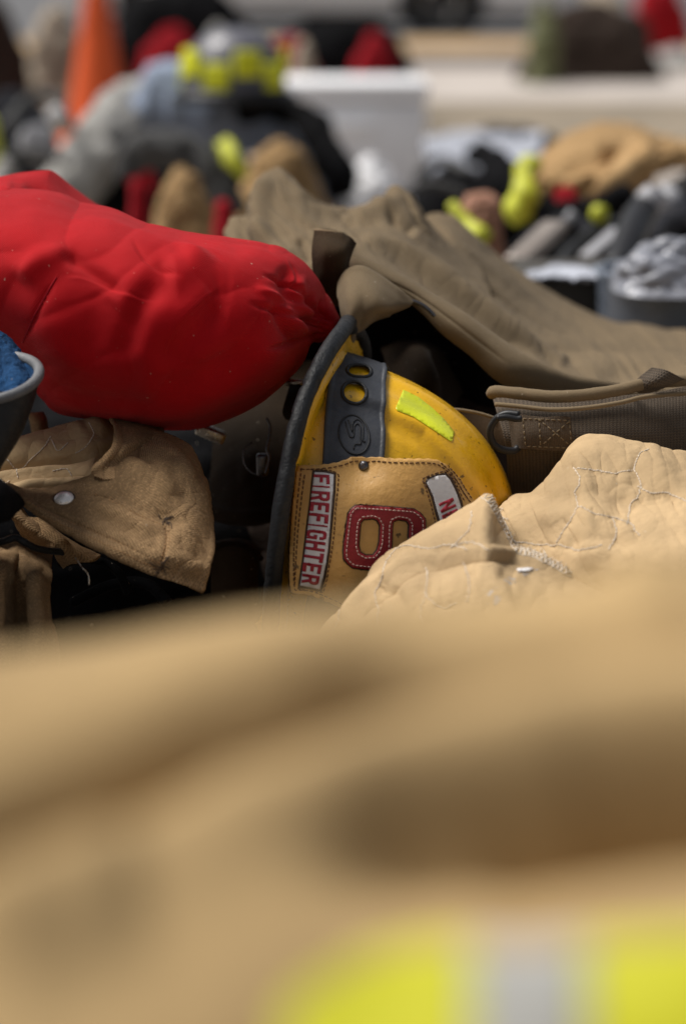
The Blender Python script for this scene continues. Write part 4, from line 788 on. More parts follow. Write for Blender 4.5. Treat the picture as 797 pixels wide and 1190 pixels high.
bl = [[(-60, 378, 2.145), (-10, 384, 2.135), (6, 391, 2.135), (16, 400, 2.135), (28, 415, 2.125), (38, 428, 2.115)], [(-60, 400, 2.115), (-10, 405, 2.105), (4, 410, 2.105), (16, 418, 2.095), (28, 428, 2.095), (40, 436, 2.095)], [(-60, 425, 2.085), (-10, 430, 2.075), (4, 434, 2.075), (16, 438, 2.065), (28, 441, 2.065), (39, 445, 2.075)], [(-60, 452, 2.065), (-10, 456, 2.055), (4, 457, 2.055), (16, 457, 2.045), (26, 456, 2.055), (34, 455, 2.065)]]
sheet('fleece_fold', bl, (90, 120), M['blue'], boot, crump=[(30, .004, 'f'), (120, .0016, 'f'), (300, .0008, 'f')], thick=.003)
# black knit cuff and cable at the left
kc = roll('knit_cuff', [(-60, 555, -60, 625, 2.0, .03), (-20, 553, -20, 618, 2.0, .03), (0, 556, 2, 608, 2.0, .028), (16, 568, 14, 602, 2.02, .02), (25, 578, 24, 592, 2.05, .01), (29, 583, 29, 587, 2.06, .003)], (70, 60), M['black_cloth'], None, crump=[(30, .002, 'f')])
tag(kc, 'black knit cuff poking in at the left edge beside the snap', 'glove')
mb = MB(); mb.tube(atP(curve([(-40, 640, 2.12), (2, 630, 2.1), (18, 625, 2.1), (28, 630, 2.1), (45, 638, 2.11), (75, 642, 2.13)], 3)), .0032, 10); cb = mb.build('cable', M['rubber_dk']); tag(cb, 'black cable curling out below the tan flap at the left edge', 'cable')
mb = MB(); mb.tube(atP(curve([(88, 648, 2.12), (95, 658, 2.1), (103, 668, 2.1), (104, 680, 2.1)], 2)), .0007, 8); cw = mb.build('loose_thread', M['metal']); tag(cw, 'thin pale loose wire hanging in the dark gap below the tan flap', 'wire')
mb = MB(); mb.tube(atP(curve([(70, 655, 2.18), (105, 650, 2.16), (135, 662, 2.15), (150, 690, 2.15)], 2)), .004, 10); mb.tube(atP(curve([(85, 700, 2.2), (130, 680, 2.18), (170, 678, 2.16), (195, 700, 2.15)], 2)), .005, 10); cw = mb.build('strap_bundle', M['black_cloth']); tag(cw, 'black straps looping in the shadow under the tan flap', 'strap')
# ================================================================== 7. shadowed things in the gap
br = empty('leather_case', at(290, 640, 2.45), 'shadowed brown leather case between the tan flap and the helmet brim', 'case')
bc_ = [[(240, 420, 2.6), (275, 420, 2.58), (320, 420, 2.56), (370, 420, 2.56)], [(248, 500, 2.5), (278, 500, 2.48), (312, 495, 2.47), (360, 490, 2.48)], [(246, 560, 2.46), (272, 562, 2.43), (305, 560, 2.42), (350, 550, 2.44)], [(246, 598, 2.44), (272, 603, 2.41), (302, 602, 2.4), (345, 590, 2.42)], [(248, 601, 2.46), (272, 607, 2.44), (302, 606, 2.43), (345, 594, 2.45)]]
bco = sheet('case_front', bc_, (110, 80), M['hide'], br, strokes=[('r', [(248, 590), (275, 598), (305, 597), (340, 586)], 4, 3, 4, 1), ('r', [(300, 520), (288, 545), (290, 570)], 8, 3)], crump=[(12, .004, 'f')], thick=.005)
lo2 = [[(248, 632, 2.4), (270, 628, 2.39), (290, 631, 2.39), (303, 642, 2.39)], [(247, 638, 2.37), (270, 634, 2.36), (288, 638, 2.36), (300, 648, 2.37)], [(247, 680, 2.38), (268, 680, 2.37), (286, 682, 2.37), (298, 688, 2.38)], [(247, 760, 2.4), (268, 760, 2.4), (286, 760, 2.4), (298, 760, 2.4)]]
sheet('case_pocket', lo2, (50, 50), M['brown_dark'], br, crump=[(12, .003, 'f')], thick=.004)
mb = MB(); mb.tube(atP(curve([(246, 637, 2.365), (262, 632, 2.36), (282, 634, 2.358), (296, 642, 2.36), (304, 650, 2.365)], 2)), .003, 10); mb.build('piping', M['hide'], br)
mb = MB(); mb.tube(atP(curve([(310, 486, 2.33), (314, 496, 2.33), (313, 508, 2.33), (310, 522, 2.33), (313, 532, 2.33), (309, 550, 2.33)], 2)), .0014, 8); mb.box(at(305, 540, 2.345), (.012, .012, .022), bev=.003); mb.tube(atP(curve([(302, 552, 2.35), (292, 549, 2.35), (284, 538, 2.35), (284, 522, 2.35), (293, 514, 2.35)], 2)), .0009, 6); mb.build('clip', M['darkmetal'], br)
lw = empty('leather_strap', at(345, 500, 2.4), 'short brown leather strap with a metal buckle behind the upper helmet brim', 'strap')
sheet('strap_end', [[(338, 446, 2.38), (350, 446, 2.37), (362, 446, 2.38)], [(334, 462, 2.36), (348, 462, 2.35), (360, 462, 2.37)], [(330, 478, 2.36), (343, 479, 2.35), (356, 476, 2.37)], [(333, 486, 2.37), (343, 487, 2.36), (352, 484, 2.38)]], (40, 30), M['hide'], lw, crump=[(30, .001, 'f')], thick=.004)
mb = MB(); mb.tube(atP(np.array([(334, 443, 2.355), (345, 444, 2.35), (360, 445, 2.35)])), .0028, 10); mb.tube(atP(np.array([(334, 440, 2.36), (334, 447, 2.355)])), .002, 8); mb.build('buckle', M['metal'], lw)
mb = MB(); mb.box(at(245, 508 - 5, 2.36), (.03, .02, .012), Matrix.Rotation(.4, 3, 'Y'), .003); cs = sharp(mb.build('metal_clip', M['metal'])); tag(cs, 'small glinting metal clip in the dark gap under the red bag', 'clip')
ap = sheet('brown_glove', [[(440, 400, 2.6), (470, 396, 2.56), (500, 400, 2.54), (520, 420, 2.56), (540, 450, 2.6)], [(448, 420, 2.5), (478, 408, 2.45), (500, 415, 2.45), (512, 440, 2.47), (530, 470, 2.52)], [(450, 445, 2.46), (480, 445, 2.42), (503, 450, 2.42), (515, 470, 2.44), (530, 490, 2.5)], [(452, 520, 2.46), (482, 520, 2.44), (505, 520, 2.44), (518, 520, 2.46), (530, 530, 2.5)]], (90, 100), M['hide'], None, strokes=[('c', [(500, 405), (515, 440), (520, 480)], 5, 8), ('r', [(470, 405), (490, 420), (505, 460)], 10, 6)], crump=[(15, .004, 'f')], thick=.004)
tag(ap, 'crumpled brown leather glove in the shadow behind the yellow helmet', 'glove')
# dark mounds under everything, some sized to keep the gaps black
def mound(name, x0, x1, y0, y1, ztop, mat, label, cat, res=(90, 130), amp=.03, sc_=6, zb=0., sharpn=2.6, group=None, parent=None, fine=.006):
    u = np.linspace(0, 2 * PI, res[1], endpoint=False); t = np.linspace(0, 1, res[0]); U, T = np.meshgrid(u, t)
    el = T * PI / 2; r = np.cos(el) ** (2 / sharpn); zz = np.sin(el) ** (2 / sharpn)
    cx, cy = (x0 + x1) / 2, (y0 + y1) / 2; ce = np.sign(np.cos(U)) * np.abs(np.cos(U)) ** .8; se = np.sign(np.sin(U)) * np.abs(np.sin(U)) ** .8
    V = np.stack([cx + (x1 - x0) / 2 * r * ce, cy + (y1 - y0) / 2 * r * se, zb + (ztop - zb) * zz], -1)
    n = np.stack([ce * (1 - T * .6), se * (1 - T * .6), T + .1], -1); n /= np.linalg.norm(n, axis=-1)[..., None]
    H = amp * fbm(V * sc_, 2) + amp * .5 * ridged(V * sc_ * 1.3, 2) + fine * ridged(V * sc_ * 3, 2); V = V + (H * np.clip(T * 6 + .1, 0, 1))[..., None] * n
    V[..., 2] = np.maximum(V[..., 2], zb + .001)
    F = grid_faces(res[0], res[1], cv=True) + [tuple((res[0] - 1) * res[1] + j for j in range(res[1]))]
    uu = np.stack([U * .1, T * .3], -1).reshape(-1, 2)
    o = mesh(name, V.reshape(-1, 3), F, mat, parent, True, uu)
    if label: tag(o, label, cat, group)
    return o
mound('gap_fill_trousers', -1.0, .12, 2.36, 3.2, .335, M['black_cloth'], 'black folded trousers, enlarged to keep the gap under the red bag dark', 'trousers', amp=.02)  # black clothing pile, extended so no bright ground shows in the gaps
mound('gap_fill_mound', -.2, .32, 2.42, 2.9, .375, M['brownheap'], 'dark brown mound added to keep the gap under the olive brown coat dark', 'bag', amp=.02)  # made-up mound, raised so the gap behind the helmet stays dark
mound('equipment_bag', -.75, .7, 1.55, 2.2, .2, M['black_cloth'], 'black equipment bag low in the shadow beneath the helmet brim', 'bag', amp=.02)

# ================================================================== 8. FOREGROUND COAT
fgc = empty('turnout_coat', at(400, 1190, 1.0), 'large out of focus tan turnout coat filling the foreground with a lime and silver band', 'coat')
def rowp(pts, dep): return [(x, y, dep + dd) for x, y, dd in pts]
X_ = [-260, -80, 60, 200, 330, 450, 560, 680, 800, 940, 1120]
top = [800, 772, 756, 742, 734, 730, 716, 690, 655, 625, 620]
g = []
for dy, dep in ((1500, 1.12), (620, 1.06), (140, .97), (26, .87), (0, .80), (28, .745), (85, .70), (160, .665), (250, .635), (350, .61), (450, .595), (560, .585), (720, .58), (1000, .59), (1900, .62), (3400, .64)):
    g.append([(x, t + dy * (1 if dy < 450 or True else 1), dep) for x, t in zip(X_, top)])
fs_ = [('r', [(-100, 880), (60, 840), (220, 790), (400, 750), (560, 720), (740, 680)], 46, 22, 46, 1),
       ('v', [(-60, 1000), (90, 940), (250, 868), (400, 815), (560, 775), (700, 740), (860, 710)], 36, 88, 36, 1),
       ('r', [(-60, 1080), (120, 1000), (260, 945)], 60, 16, 60, 1), ('r', [(200, 985), (340, 945), (450, 915), (600, 880), (720, 850), (880, 825), (1100, 800)], 50, 40), ('v', [(330, 822), (480, 792), (620, 765), (760, 728), (920, 690)], 28, 48),
       ('v', [(330, 1045), (420, 1010), (530, 985), (640, 968), (760, 955), (900, 945), (1100, 935)], 44, 46), ('v', [(600, 985), (700, 965), (800, 945), (940, 940)], 44, 34, 44, 1), ('v', [(700, 945), (790, 925), (900, 925)], 40, 50, 40, 1),
       ('r', [(-40, 1090), (60, 1060), (180, 1030)], 60, 20), ('v', [(-80, 850), (-10, 825), (50, 812)], 26, 16)]
fg = sheet('coat_body', g, (420, 300), M['fore'], fgc, strokes=[tuple([k[0], k[1], k[2], k[3] * .42] + list(k[4:])) for k in fs_], crump=[(8, .006, 'f')], thick=.003)
def band(name, pts, mat, off): return patch(name, [pts], [fg], off, mat, fgc, 10, .0015, dens=4)
tr = [(330, 1179), (348, 1156), (380, 1137), (425, 1114), (470, 1102), (520, 1096), (547, 1098), (551, 1166), (547, 1251), (543, 1336), (330, 1344), (326, 1244)]
band('lime_trim', tr, M['lime_fg'], .002)
band('silver_trim', [(547, 1098), (600, 1102), (640, 1100), (678, 1096), (682, 1166), (678, 1251), (674, 1336), (543, 1336), (547, 1251), (551, 1166)], M['silver'], .0025)
band('lime_trim', [(678, 1096), (720, 1091), (780, 1088), (860, 1088), (960, 1096), (960, 1336), (674, 1336), (678, 1251), (682, 1166)], M['lime_fg'], .002)

# ================================================================== 9. BACKGROUND
def boxm(name, cx, cy, z0, sx, sy, sz, mat, parent=None, rot=0, bev=.02):
    mb = MB(); mb.box((cx, cy, z0 + sz / 2), (sx, sy, sz), Matrix.Rotation(rot, 3, 'Z'), bev); return sharp(mb.build(name, mat, parent))
def px(x, d): return (x - 398.5) / FPX * d
def pz(y, d): return float(at(398.5, y, d)[2])
def gy_(d): return float(d * math.cos(PITCH))            # near enough: world y of something at depth d
def wp(x, y, d): return at(x, y, d)
M['lime_dull'] = plain('soiled_lime_tape', (.5, .52, .03), .6, var=.3, bscale=12); M['green_dull'] = plain('dull_green_cloth', (.12, .125, .055), .9)
# traffic cone
d = 10.0; c = wp(116, 163, d); cone = empty('traffic_cone', (c[0], c[1], 0), 'orange traffic cone standing among the gear at the left', 'cone')
mb = MB(); mb.lathe([(.145, .035), (.14, .05), (.05, .62), (.03, .7), (.022, .7), (.0, .69)], (c[0], c[1], 0), None, 40); mb.build('cone_body', M['orange'], cone)
boxm('cone_base', c[0], c[1], 0, .36, .36, .035, M['orange'], cone, .2, .01)
mb = MB(); mb.lathe([(.0925, .33), (.067, .52)], (c[0], c[1], 0), None, 40); cc = mb.build('reflective_collar', M['orange'], cone)
# car
d = 24.0; car = empty('parked_car', (px(350, d), gy_(d) + 1, 0), 'pale silver parked car at the top of the photo, wheel in view', 'car')
cx0, cx1, yf, yb = px(95, d), px(640, d), gy_(d) + .1, gy_(d) + 1.85
side = [(0, .22), (.02, .6), (.12, .78), (.9, .92), (1.5, 1.38), (2.0, 1.48), (3.1, 1.46), (3.75, 1.05), (4.45, .95), (4.62, .8), (4.65, .3), (4.6, .22)]
bm = bmesh.new(); fr = [bm.verts.new((cx0 + x * (cx1 - cx0) / 4.65, yf + (.14 if z > 1 else 0), z)) for x, z in side]; bk = [bm.verts.new((v.co.x, yb - (.14 if v.co.z > 1 else 0), v.co.z)) for v in fr]
bm.faces.new(fr[::-1]); bm.faces.new(bk)
for i in range(len(fr)): bm.faces.new((fr[i], fr[(i + 1) % len(fr)], bk[(i + 1) % len(fr)], bk[i]))
bmesh.ops.recalc_face_normals(bm, faces=bm.faces); bmesh.ops.bevel(bm, geom=bm.edges[:], offset=.04, segments=3, affect='EDGES'); bmesh.ops.triangulate(bm, faces=[f for f in bm.faces if len(f.verts) > 4]); bm.verts.index_update()
M['carp'] = plain('silver_car_paint', (.78, .78, .79), .25, 0, var=.03, bscale=3, coat=.6); M['glass'] = plain('dark_glass', (.02, .025, .03), .08, var=.05)
body_ = sharp(mesh('car_body', [v.co[:] for v in bm.verts], [[v.index for v in f.verts] for f in bm.faces], M['carp'], car), 30); bm.free()
S_ = (cx1 - cx0) / 4.65
for quad in ([(1.02, .95), (1.55, 1.33), (2.1, 1.4), (2.1, .97)], [(2.18, .97), (2.18, 1.4), (3.05, 1.38), (3.55, 1.05), (3.5, .98)]):
    mesh('side_window', [(cx0 + x * S_, yf - .01 + (.12 * smooth01((z - .92) / .4)), z) for x, z in quad], [tuple(range(len(quad)))], M['glass'], car, False)
for wx in (.85, 3.5):
    X0 = px(508, d) if wx == 3.5 else cx0 + wx * S_
    for yy, sgn_ in ((yf - .03, 1), (yb + .03, -1)):
        Rm = Matrix.Rotation(PI / 2, 3, 'X'); mb = MB(); mb.lathe([(.2, .0), (.2, -.1), (.33, -.11), (.36, -.08), (.36, .08), (.33, .11), (.2, .1), (.2, 0)], (X0, yy + .09 * sgn_, .36), Rm, 36); w_ = mb.build('wheel', M['rubber_dk'], car)
        mb = MB(); mb.lathe([(.0, .05 * sgn_), (.05, .06 * sgn_), (.06, .03 * sgn_), (.19, .07 * sgn_), (.2, .09 * sgn_), (.2, -.05 * sgn_)], (X0, yy + .09 * sgn_, .36), Rm, 30); mb.build('rim', M['metal'], w_)
        if sgn_ == 1:
            mb = MB(); mb.lathe([(0.0, .0), (.42, .0), (.425, -.02)], (X0, yf - .004, .36), Rm, 40); mb.build('wheel_arch', M['blackpl'], car)
boxm('underbody', (cx0 + cx1) / 2, (yf + yb) / 2, .12, cx1 - cx0 - .5, yb - yf - .1, .16, M['blackpl'], car, 0, .03)
for x in (2.13, 1.0, 3.45): boxm('door_seam', cx0 + x * S_, yf - .002, .35, .012, .01, .58, M['blackpl'], car, 0, .002)
for x in (1.9, 2.95): boxm('door_handle', cx0 + x * S_, yf - .015, .85, .16, .03, .03, M['carp'], car, 0, .008)
boxm('headlight', cx1 - .1, yf + .02, .62, .25, .1, .12, M['whitepl'], car, 0, .03); boxm('tail_light', cx0 + .08, yf + .02, .65, .2, .1, .14, M['bgred'], car, 0, .03)
# white cooler
M['coolerw'] = plain('white_cooler_plastic', (.9, .9, .92), .5, var=.03, bscale=8)
d = 8.2; x0, x1 = px(322, d), px(492, d); zt = pz(88, d); Yc = gy_(d) + .2
ck = empty('white_cooler', ((x0 + x1) / 2, Yc, 0), 'plain white cooler box standing upright in the middle distance', 'cooler')
boxm('cooler_body', (x0 + x1) / 2, Yc, 0, x1 - x0, .38, zt - .07, M['coolerw'], ck, .0, .02); boxm('cooler_lid', (x0 + x1) / 2, Yc, zt - .066, x1 - x0 + .012, .4, .064, M['coolerw'], ck, .0, .015)
boxm('cooler_handle', (x0 + x1) / 2, Yc - .205, zt - .16, .16, .02, .03, M['coolerw'], ck, 0, .006)
# heaps of gear, each a thing
def heap(name, xa, xb, ytop, d, mat, label, cat, depthm=.4, amp=.03, sc_=5, sh=2.2, zb=0., ybot=None, res=(60, 90), group=None, parent=None):
    zt = pz(ytop, d) ; zb_ = zb if ybot is None else max(0, pz(ybot, d)); Y0 = gy_(d)
    return mound(name, px(xa, d), px(xb, d), Y0, Y0 + depthm, zt, mat, label, cat, res, amp, sc_, zb_, sh, group, parent)
def tube_px(name, pts, r, mat, label=None, cat=None, parent=None, seg=24, crumple=.012, flat=1.0):
    c = curve(pts, 5); W = atP(c); mb = MB(); n = len(W); rr = np.interp(np.linspace(0, 1, n), np.linspace(0, 1, len(np.atleast_1d(r))), np.atleast_1d(r)); mb.tube(W, rr, seg)
    v = np.array(mb.v); cidx = np.repeat(np.arange(n), seg); nn = v - W[cidx]; nn /= np.linalg.norm(nn, axis=1)[:, None] + 1e-9; v = v + nn * (crumple * fbm(v * 9, 2) + crumple * .6 * ridged(v * 12, 1))[:, None]
    o = mesh(name, v, mb.f, mat, parent, True, [(k % seg * .01, k // seg * .01) for k in range(n * seg)])
    if label: tag(o, label, cat)
    return o
heap('dark_backpack', -60, 88, 102, 6.6, M['char_cloth'], 'charcoal backpack behind the left end of the red bag', 'backpack', .5, .04)
heap('helmet_bag', -25, 36, 176, 5.6, M['palegrey'], 'light grey cloth bag just above the left end of the red bag', 'bag', .3, .02)
mb = MB(); p = wp(44, 166, 6.1); mb.lathe([(0, .02), (.04, .018), (.05, 0), (.05, -.02)], p, Matrix.Rotation(PI / 2 - .2, 3, 'X'), 30); o = mb.build('round_disc', M['greypl']); tag(o, 'round pale disc resting on the charcoal backpack at left', 'disc')
heap('lime_vest', -40, 18, 118, 6.3, M['lime'], 'sliver of lime safety vest at the left edge beside the backpack', 'vest', .2, .02)
heap('dark_brown_bag', -80, 46, -20, 11, M['brownheap'], 'tall dark brown bag at the upper left corner', 'bag', .5, .05, 4)
heap('cream_sack', 38, 108, 0, 11.6, M['cream'], 'cream coloured sack between the dark brown bag and the traffic cone', 'sack', .4, .05, 4)
heap('black_case', 128, 300, -20, 11.5, M['black_cloth'], 'large black bag behind the traffic cone and the lime marked helmet', 'bag', .6, .03, 4, 3.2)
heap('red_jacket', 158, 256, 28, 10.6, M['bgred'], 'dark red jacket piled in front of the large black bag', 'jacket', .4, .04, 5)
heap('white_towel', 232, 284, 22, 10.9, M['palegrey'], 'pale towel bundle just behind the lime marked helmet', 'towel', .3, .04, 5)
heap('black_duffel', 312, 482, 18, 11.8, M['black_cloth'], 'low black duffel behind the white cooler', 'bag', .5, .03, 4, 3)
heap('red_pack', 292, 378, 36, 11.0, M['bgred'], 'small red pack between the lime marked helmet and the black duffel', 'pack', .3, .03, 5)
heap('red_cloth', 404, 466, 32, 11.2, M['bgred'], 'red cloth lying at the right end of the black duffel', 'cloth', .3, .03, 5)
heap('beige_pouch', 335, 372, 40, 10.7, M['cream'], 'small beige pouch in front of the red pack', 'pouch', .2, .02, 5)
M['midgrey'] = cloth('mid_grey_cloth', (.1, .1, .1), .002, .4, wr=.01, wscale=8, dirt=0)
# person-free heap of clothing: pale sleeve, denim, helmet
tube_px('pale_sleeve', [(70, 232, 6.0), (105, 190, 6.1), (140, 145, 6.2), (172, 116, 6.3), (205, 112, 6.4)], [.07, .08, .08, .08, .07], M['palegrey'], 'pale grey trouser leg slanting up beside the traffic cone', 'trousers', crumple=.03)
jn = tube_px('denim_jacket', [(165, 140, 6.0), (195, 122, 6.0), (235, 128, 6.0), (285, 150, 6.05), (335, 168, 6.1), (372, 196, 6.2), (388, 225, 6.3)], [.06, .11, .115, .09, .06, .05, .04], M['bluegrey'], 'blue grey denim jacket slumped over the heap below the lime marked helmet', 'jacket', crumple=.04)
tube_px('grey_scarf', [(318, 142, 6.15), (350, 152, 6.1), (372, 172, 6.1), (388, 205, 6.1)], [.03, .045, .045, .03], M['palegrey'], 'pale grey cloth hanging right of the denim jacket', 'cloth')
heap('black_pants', 90, 330, 150, 6.2, M['black_cloth'], 'black trousers in the shadow under the denim jacket', 'trousers', .5, .03)
tube_px('grey_hose', [(140, 210, 5.4), (160, 183, 5.4), (190, 172, 5.4), (225, 185, 5.4), (255, 215, 5.4), (275, 250, 5.4)], [.03, .045, .05, .04, .03], M['midgrey'], 'grey rolled cloth arching over the small tan bag', 'cloth', crumple=.03)
heap('tan_pouch', 168, 266, 190, 4.9, M['bgtan'], 'rounded tan bag behind the top edge of the red bag', 'bag', .25, .03, 8, 2.5)
heap('red_strap', 152, 180, 200, 4.8, M['bgred'], 'red strap left of the rounded tan bag', 'strap', .1, .006, 8, 4)
heap('red_strap', 246, 280, 226, 4.6, M['bgred'], 'red strap right of the rounded tan bag', 'strap', .1, .006, 8, 4)
heap('tan_jacket', 270, 398, 158, 5.5, M['bgtan'], 'rumpled tan jacket behind the peak of the olive brown coat', 'jacket', .35, .05, 7)
tube_px('lime_band', [(258, 166, 5.4), (272, 185, 5.35), (288, 205, 5.35)], [.02, .026, .016], M['lime_dull'], 'lime reflective band on the left side of the rumpled tan jacket', 'band', crumple=.03)
M['helmdk'] = plain('sooty_helmet_shell', (.09, .09, .11), .4, var=.4, bscale=14)
hc = wp(272, 82, 5.75); hl = empty('marked_helmet', hc, 'helmet with lime reflective squares on top of the gear heap at upper left', 'helmet')
mb = MB(); mb.lathe([(.125, -.055), (.122, .0), (.105, .05), (.07, .085), (.03, .1), (.0, .103)], hc, None, 40); hs = mb.build('shell', M['helmdk'], hl)
mb = MB(); mb.lathe([(.11, -.05), (.15, -.07), (.155, -.062), (.12, -.04)], hc, None, 40); mb.build('brim', M['blackpl'], hl)
for k_ in range(10):
    a = -PI / 2 + (k_ - 4.5) * .62; mb = MB(); mb.box((hc[0] + .121 * math.cos(a), hc[1] + .121 * math.sin(a), hc[2] - .01 + .03 * (k_ % 2)), (.062, .014, .062), Matrix.Rotation(a + PI / 2, 3, 'Z'), .004); sharp(mb.build('reflector', M['lime'], hl))
tube_px('chin_strap', [(292, 105, 5.7), (305, 125, 5.7), (304, 100, 5.72)], [.025, .035, .02], M['black_cloth'], parent=hl)
# middle and right
heap('low_pack', 360, 500, 205, 6.6, M['char_cloth'], 'charcoal pack lying at the foot of the white cooler', 'pack', .2, .03)
heap('white_sack', 386, 474, 178, 6.3, M['whitepl'], 'crumpled white plastic bag at the foot of the white cooler', 'bag', .25, .03, 8)
heap('black_pack', 470, 560, 172, 6.8, M['char_cloth'], 'charcoal pack lying right of the white cooler', 'pack', .4, .04)
heap('low_black_bag', 440, 640, 196, 5.2, M['black_cloth'], 'low black bag behind the peak of the brown coat', 'bag', .3, .03, 7)
heap('black_tarp', 480, 690, 142, 7.2, M['char_cloth'], 'dark tarp spread behind the folded white sheet', 'tarp', .5, .03, 5)
M['sheetw'] = cloth('bluish_white_cloth', (.42, .44, .5), .002, .3, wr=.01, wscale=8, dirt=0)
ws = sheet('folded_sheet', [[(492, 160, 7.0), (530, 152, 7.0), (580, 154, 7.0), (632, 158, 7.0)], [(494, 178, 6.6), (530, 170, 6.6), (580, 172, 6.6), (628, 176, 6.6)], [(500, 196, 6.4), (535, 190, 6.4), (578, 192, 6.4), (620, 198, 6.4)]], (50, 80), M['sheetw'], None, crump=[(8, .03, 'f'), (14, .02, 'r')], thick=.01); tag(ws, 'folded white sheet lying on the dark tarp', 'sheet')
heap('lime_trimmed_glove', 526, 588, 216, 4.0, M['skin'], 'reddish brown glove behind the right slope of the brown coat', 'glove', .12, .012, 12, 3.6, ybot=330)
tube_px('lime_cuff', [(526, 238, 3.9), (542, 258, 3.88), (560, 280, 3.86)], [.014, .018, .016], M['lime_dull'], 'lime cuff band next to the reddish brown glove', 'cuff', crumple=.02)
tc_ = [[(612, 215, 4.7), (640, 172, 4.8), (690, 146, 4.9), (740, 146, 4.95), (800, 160, 4.9), (900, 165, 4.9)], [(604, 222, 4.5), (636, 180, 4.5), (688, 154, 4.5), (742, 155, 4.5), (802, 168, 4.5), (900, 172, 4.5)], [(612, 232, 4.4), (646, 196, 4.35), (690, 176, 4.3), (742, 176, 4.35), (800, 178, 4.35), (900, 180, 4.35)], [(630, 228, 4.4), (664, 214, 4.3), (700, 204, 4.22), (742, 198, 4.28), (790, 188, 4.35), (900, 188, 4.35)], [(650, 230, 4.4), (680, 236, 4.3), (712, 242, 4.25), (740, 232, 4.3), (775, 200, 4.4), (900, 195, 4.4)]]
tcc = empty('tan_turnout_coat', wp(720, 300, 4.5), 'tan coat with a lime cuff band arching over black gear at the right', 'coat'); sheet('coat_body', tc_, (100, 160), M['bgtan'], tcc, strokes=[('v', [(640, 215), (680, 180), (740, 165)], 8, 40), ('r', [(700, 240), (720, 200), (770, 180)], 14, 30), ('v', [(668, 235), (690, 200), (730, 185)], 8, 40)], crump=[(6, .02, 'f'), (10, .018, 'r')], thick=.01)
tube_px('lime_cuff', [(612, 190, 4.35), (606, 215, 4.32), (606, 240, 4.3), (612, 258, 4.3)], [.024, .032, .034, .022], M['lime_dull'], parent=tcc, crumple=.03)
heap('red_pouch', 636, 672, 208, 4.25, M['bgred'], 'small red pouch tucked under the arching tan coat', 'pouch', .1, .01, 9, 4, ybot=260)
heap('breathing_pack', 560, 840, 238, 4.25, M['black_cloth'], 'black breathing apparatus pack under the arching tan coat', 'pack', .45, .05, 7, 2.6)
heap('dark_hood', 730, 900, 196, 4.6, M['black_cloth'], 'black hood heaped at the right edge under the tan coat', 'hood', .3, .04, 7)
def bar(name, a, b, w, mat, label, cat):
    A = wp(*a); B = wp(*b); dvec = Vector((B - A).tolist()); Rm = dvec.to_track_quat('X', 'Z').to_matrix(); mb = MB(); mb.box((A + B) / 2, (dvec.length, w, w * .5), Rm, w * .15); o = sharp(mb.build(name, mat)); return tag(o, label, cat)
M['bar'] = plain('grey_brown_metal', (.27, .23, .2), .4, .3); 
bar('metal_bar', (600, 305, 3.6), (645, 262, 3.8), .04, M['bar'], 'grey brown flat bar slanting up from behind the brown coat', 'bar')
bar('plastic_bar', (680, 300, 3.75), (718, 268, 3.85), .025, M['greypl'], 'thin grey plastic bar lying in the black gear', 'bar')
tube_px('black_cylinder', [(716, 316, 3.5), (730, 280, 3.6), (744, 250, 3.7), (757, 232, 3.75)], [.022, .024, .024, .024], M['blackpl'], 'black tube slanting up in front of the breathing pack', 'tube', crumple=0)
mb = MB(); p = wp(756, 232, 3.72); mb.lathe([(0, .02), (.018, .018), (.024, 0), (.022, -.02)], p, Matrix.Rotation(.5, 3, 'Y'), 24); o = mb.build('tube_cap', M['greypl']); o.parent = bpy.data.objects['black_cylinder']; o.matrix_parent_inverse = WORLD['black_cylinder'].inverted()
tube_px('grey_strap', [(690, 330, 3.6), (730, 300, 3.7), (772, 262, 3.9), (810, 240, 4)], [.02, .02, .02], M['char_cloth'], 'charcoal strap crossing the black gear at the right', 'strap')
bc0 = empty('open_case', wp(665, 400, 3.3), 'dark olive case with a white sheet on top at the right', 'case')
q = wp(665, 340, 3.35); boxm('case_body', q[0], q[1] + .12, 0, .14, .22, pz(324, 3.35), M['olive'], bc0, 0, .006)
sheet('paper', [[(608, 308, 3.55), (640, 305, 3.55), (680, 304, 3.55), (716, 310, 3.55)], [(608, 316, 3.42), (640, 312, 3.42), (680, 312, 3.42), (716, 318, 3.42)], [(610, 324, 3.33), (640, 321, 3.33), (680, 321, 3.33), (718, 325, 3.33)]], (30, 50), M['sheetw'], bc0, crump=[(14, .006, 'r')], thick=.003)
M['tub'] = plain('blue_grey_plastic', (.16, .19, .24), .3, var=.15, bscale=12)
tbo = empty('plastic_tub', wp(790, 400, 3.25), 'blue grey plastic tub holding crumpled clear plastic at the right edge', 'tub')
q = wp(790, 350, 3.2); mb = MB(); w_ = .075; zt = pz(322, 3.2); mb.lathe([(.09, .0), (.105, zt - .01), (.112, zt), (.1, zt), (.085, .01)], (q[0] + .005, q[1] + .1, 0), None, 40); mb.build('tub_wall', M['tub'], tbo)
hp = mound('crumpled_plastic', px(712, 3.2), px(850, 3.2), gy_(3.2), gy_(3.2) + .18, pz(278, 3.2), M['plas'] if 'plas' in M else plain('crumpled_pale_plastic', (.26, .27, .31), .3, var=.45, bscale=14), 'crumpled pale plastic bag stuffed into the blue grey tub', 'bag', (60, 90), .03, 9, zt - .02, 2.2, fine=.006)
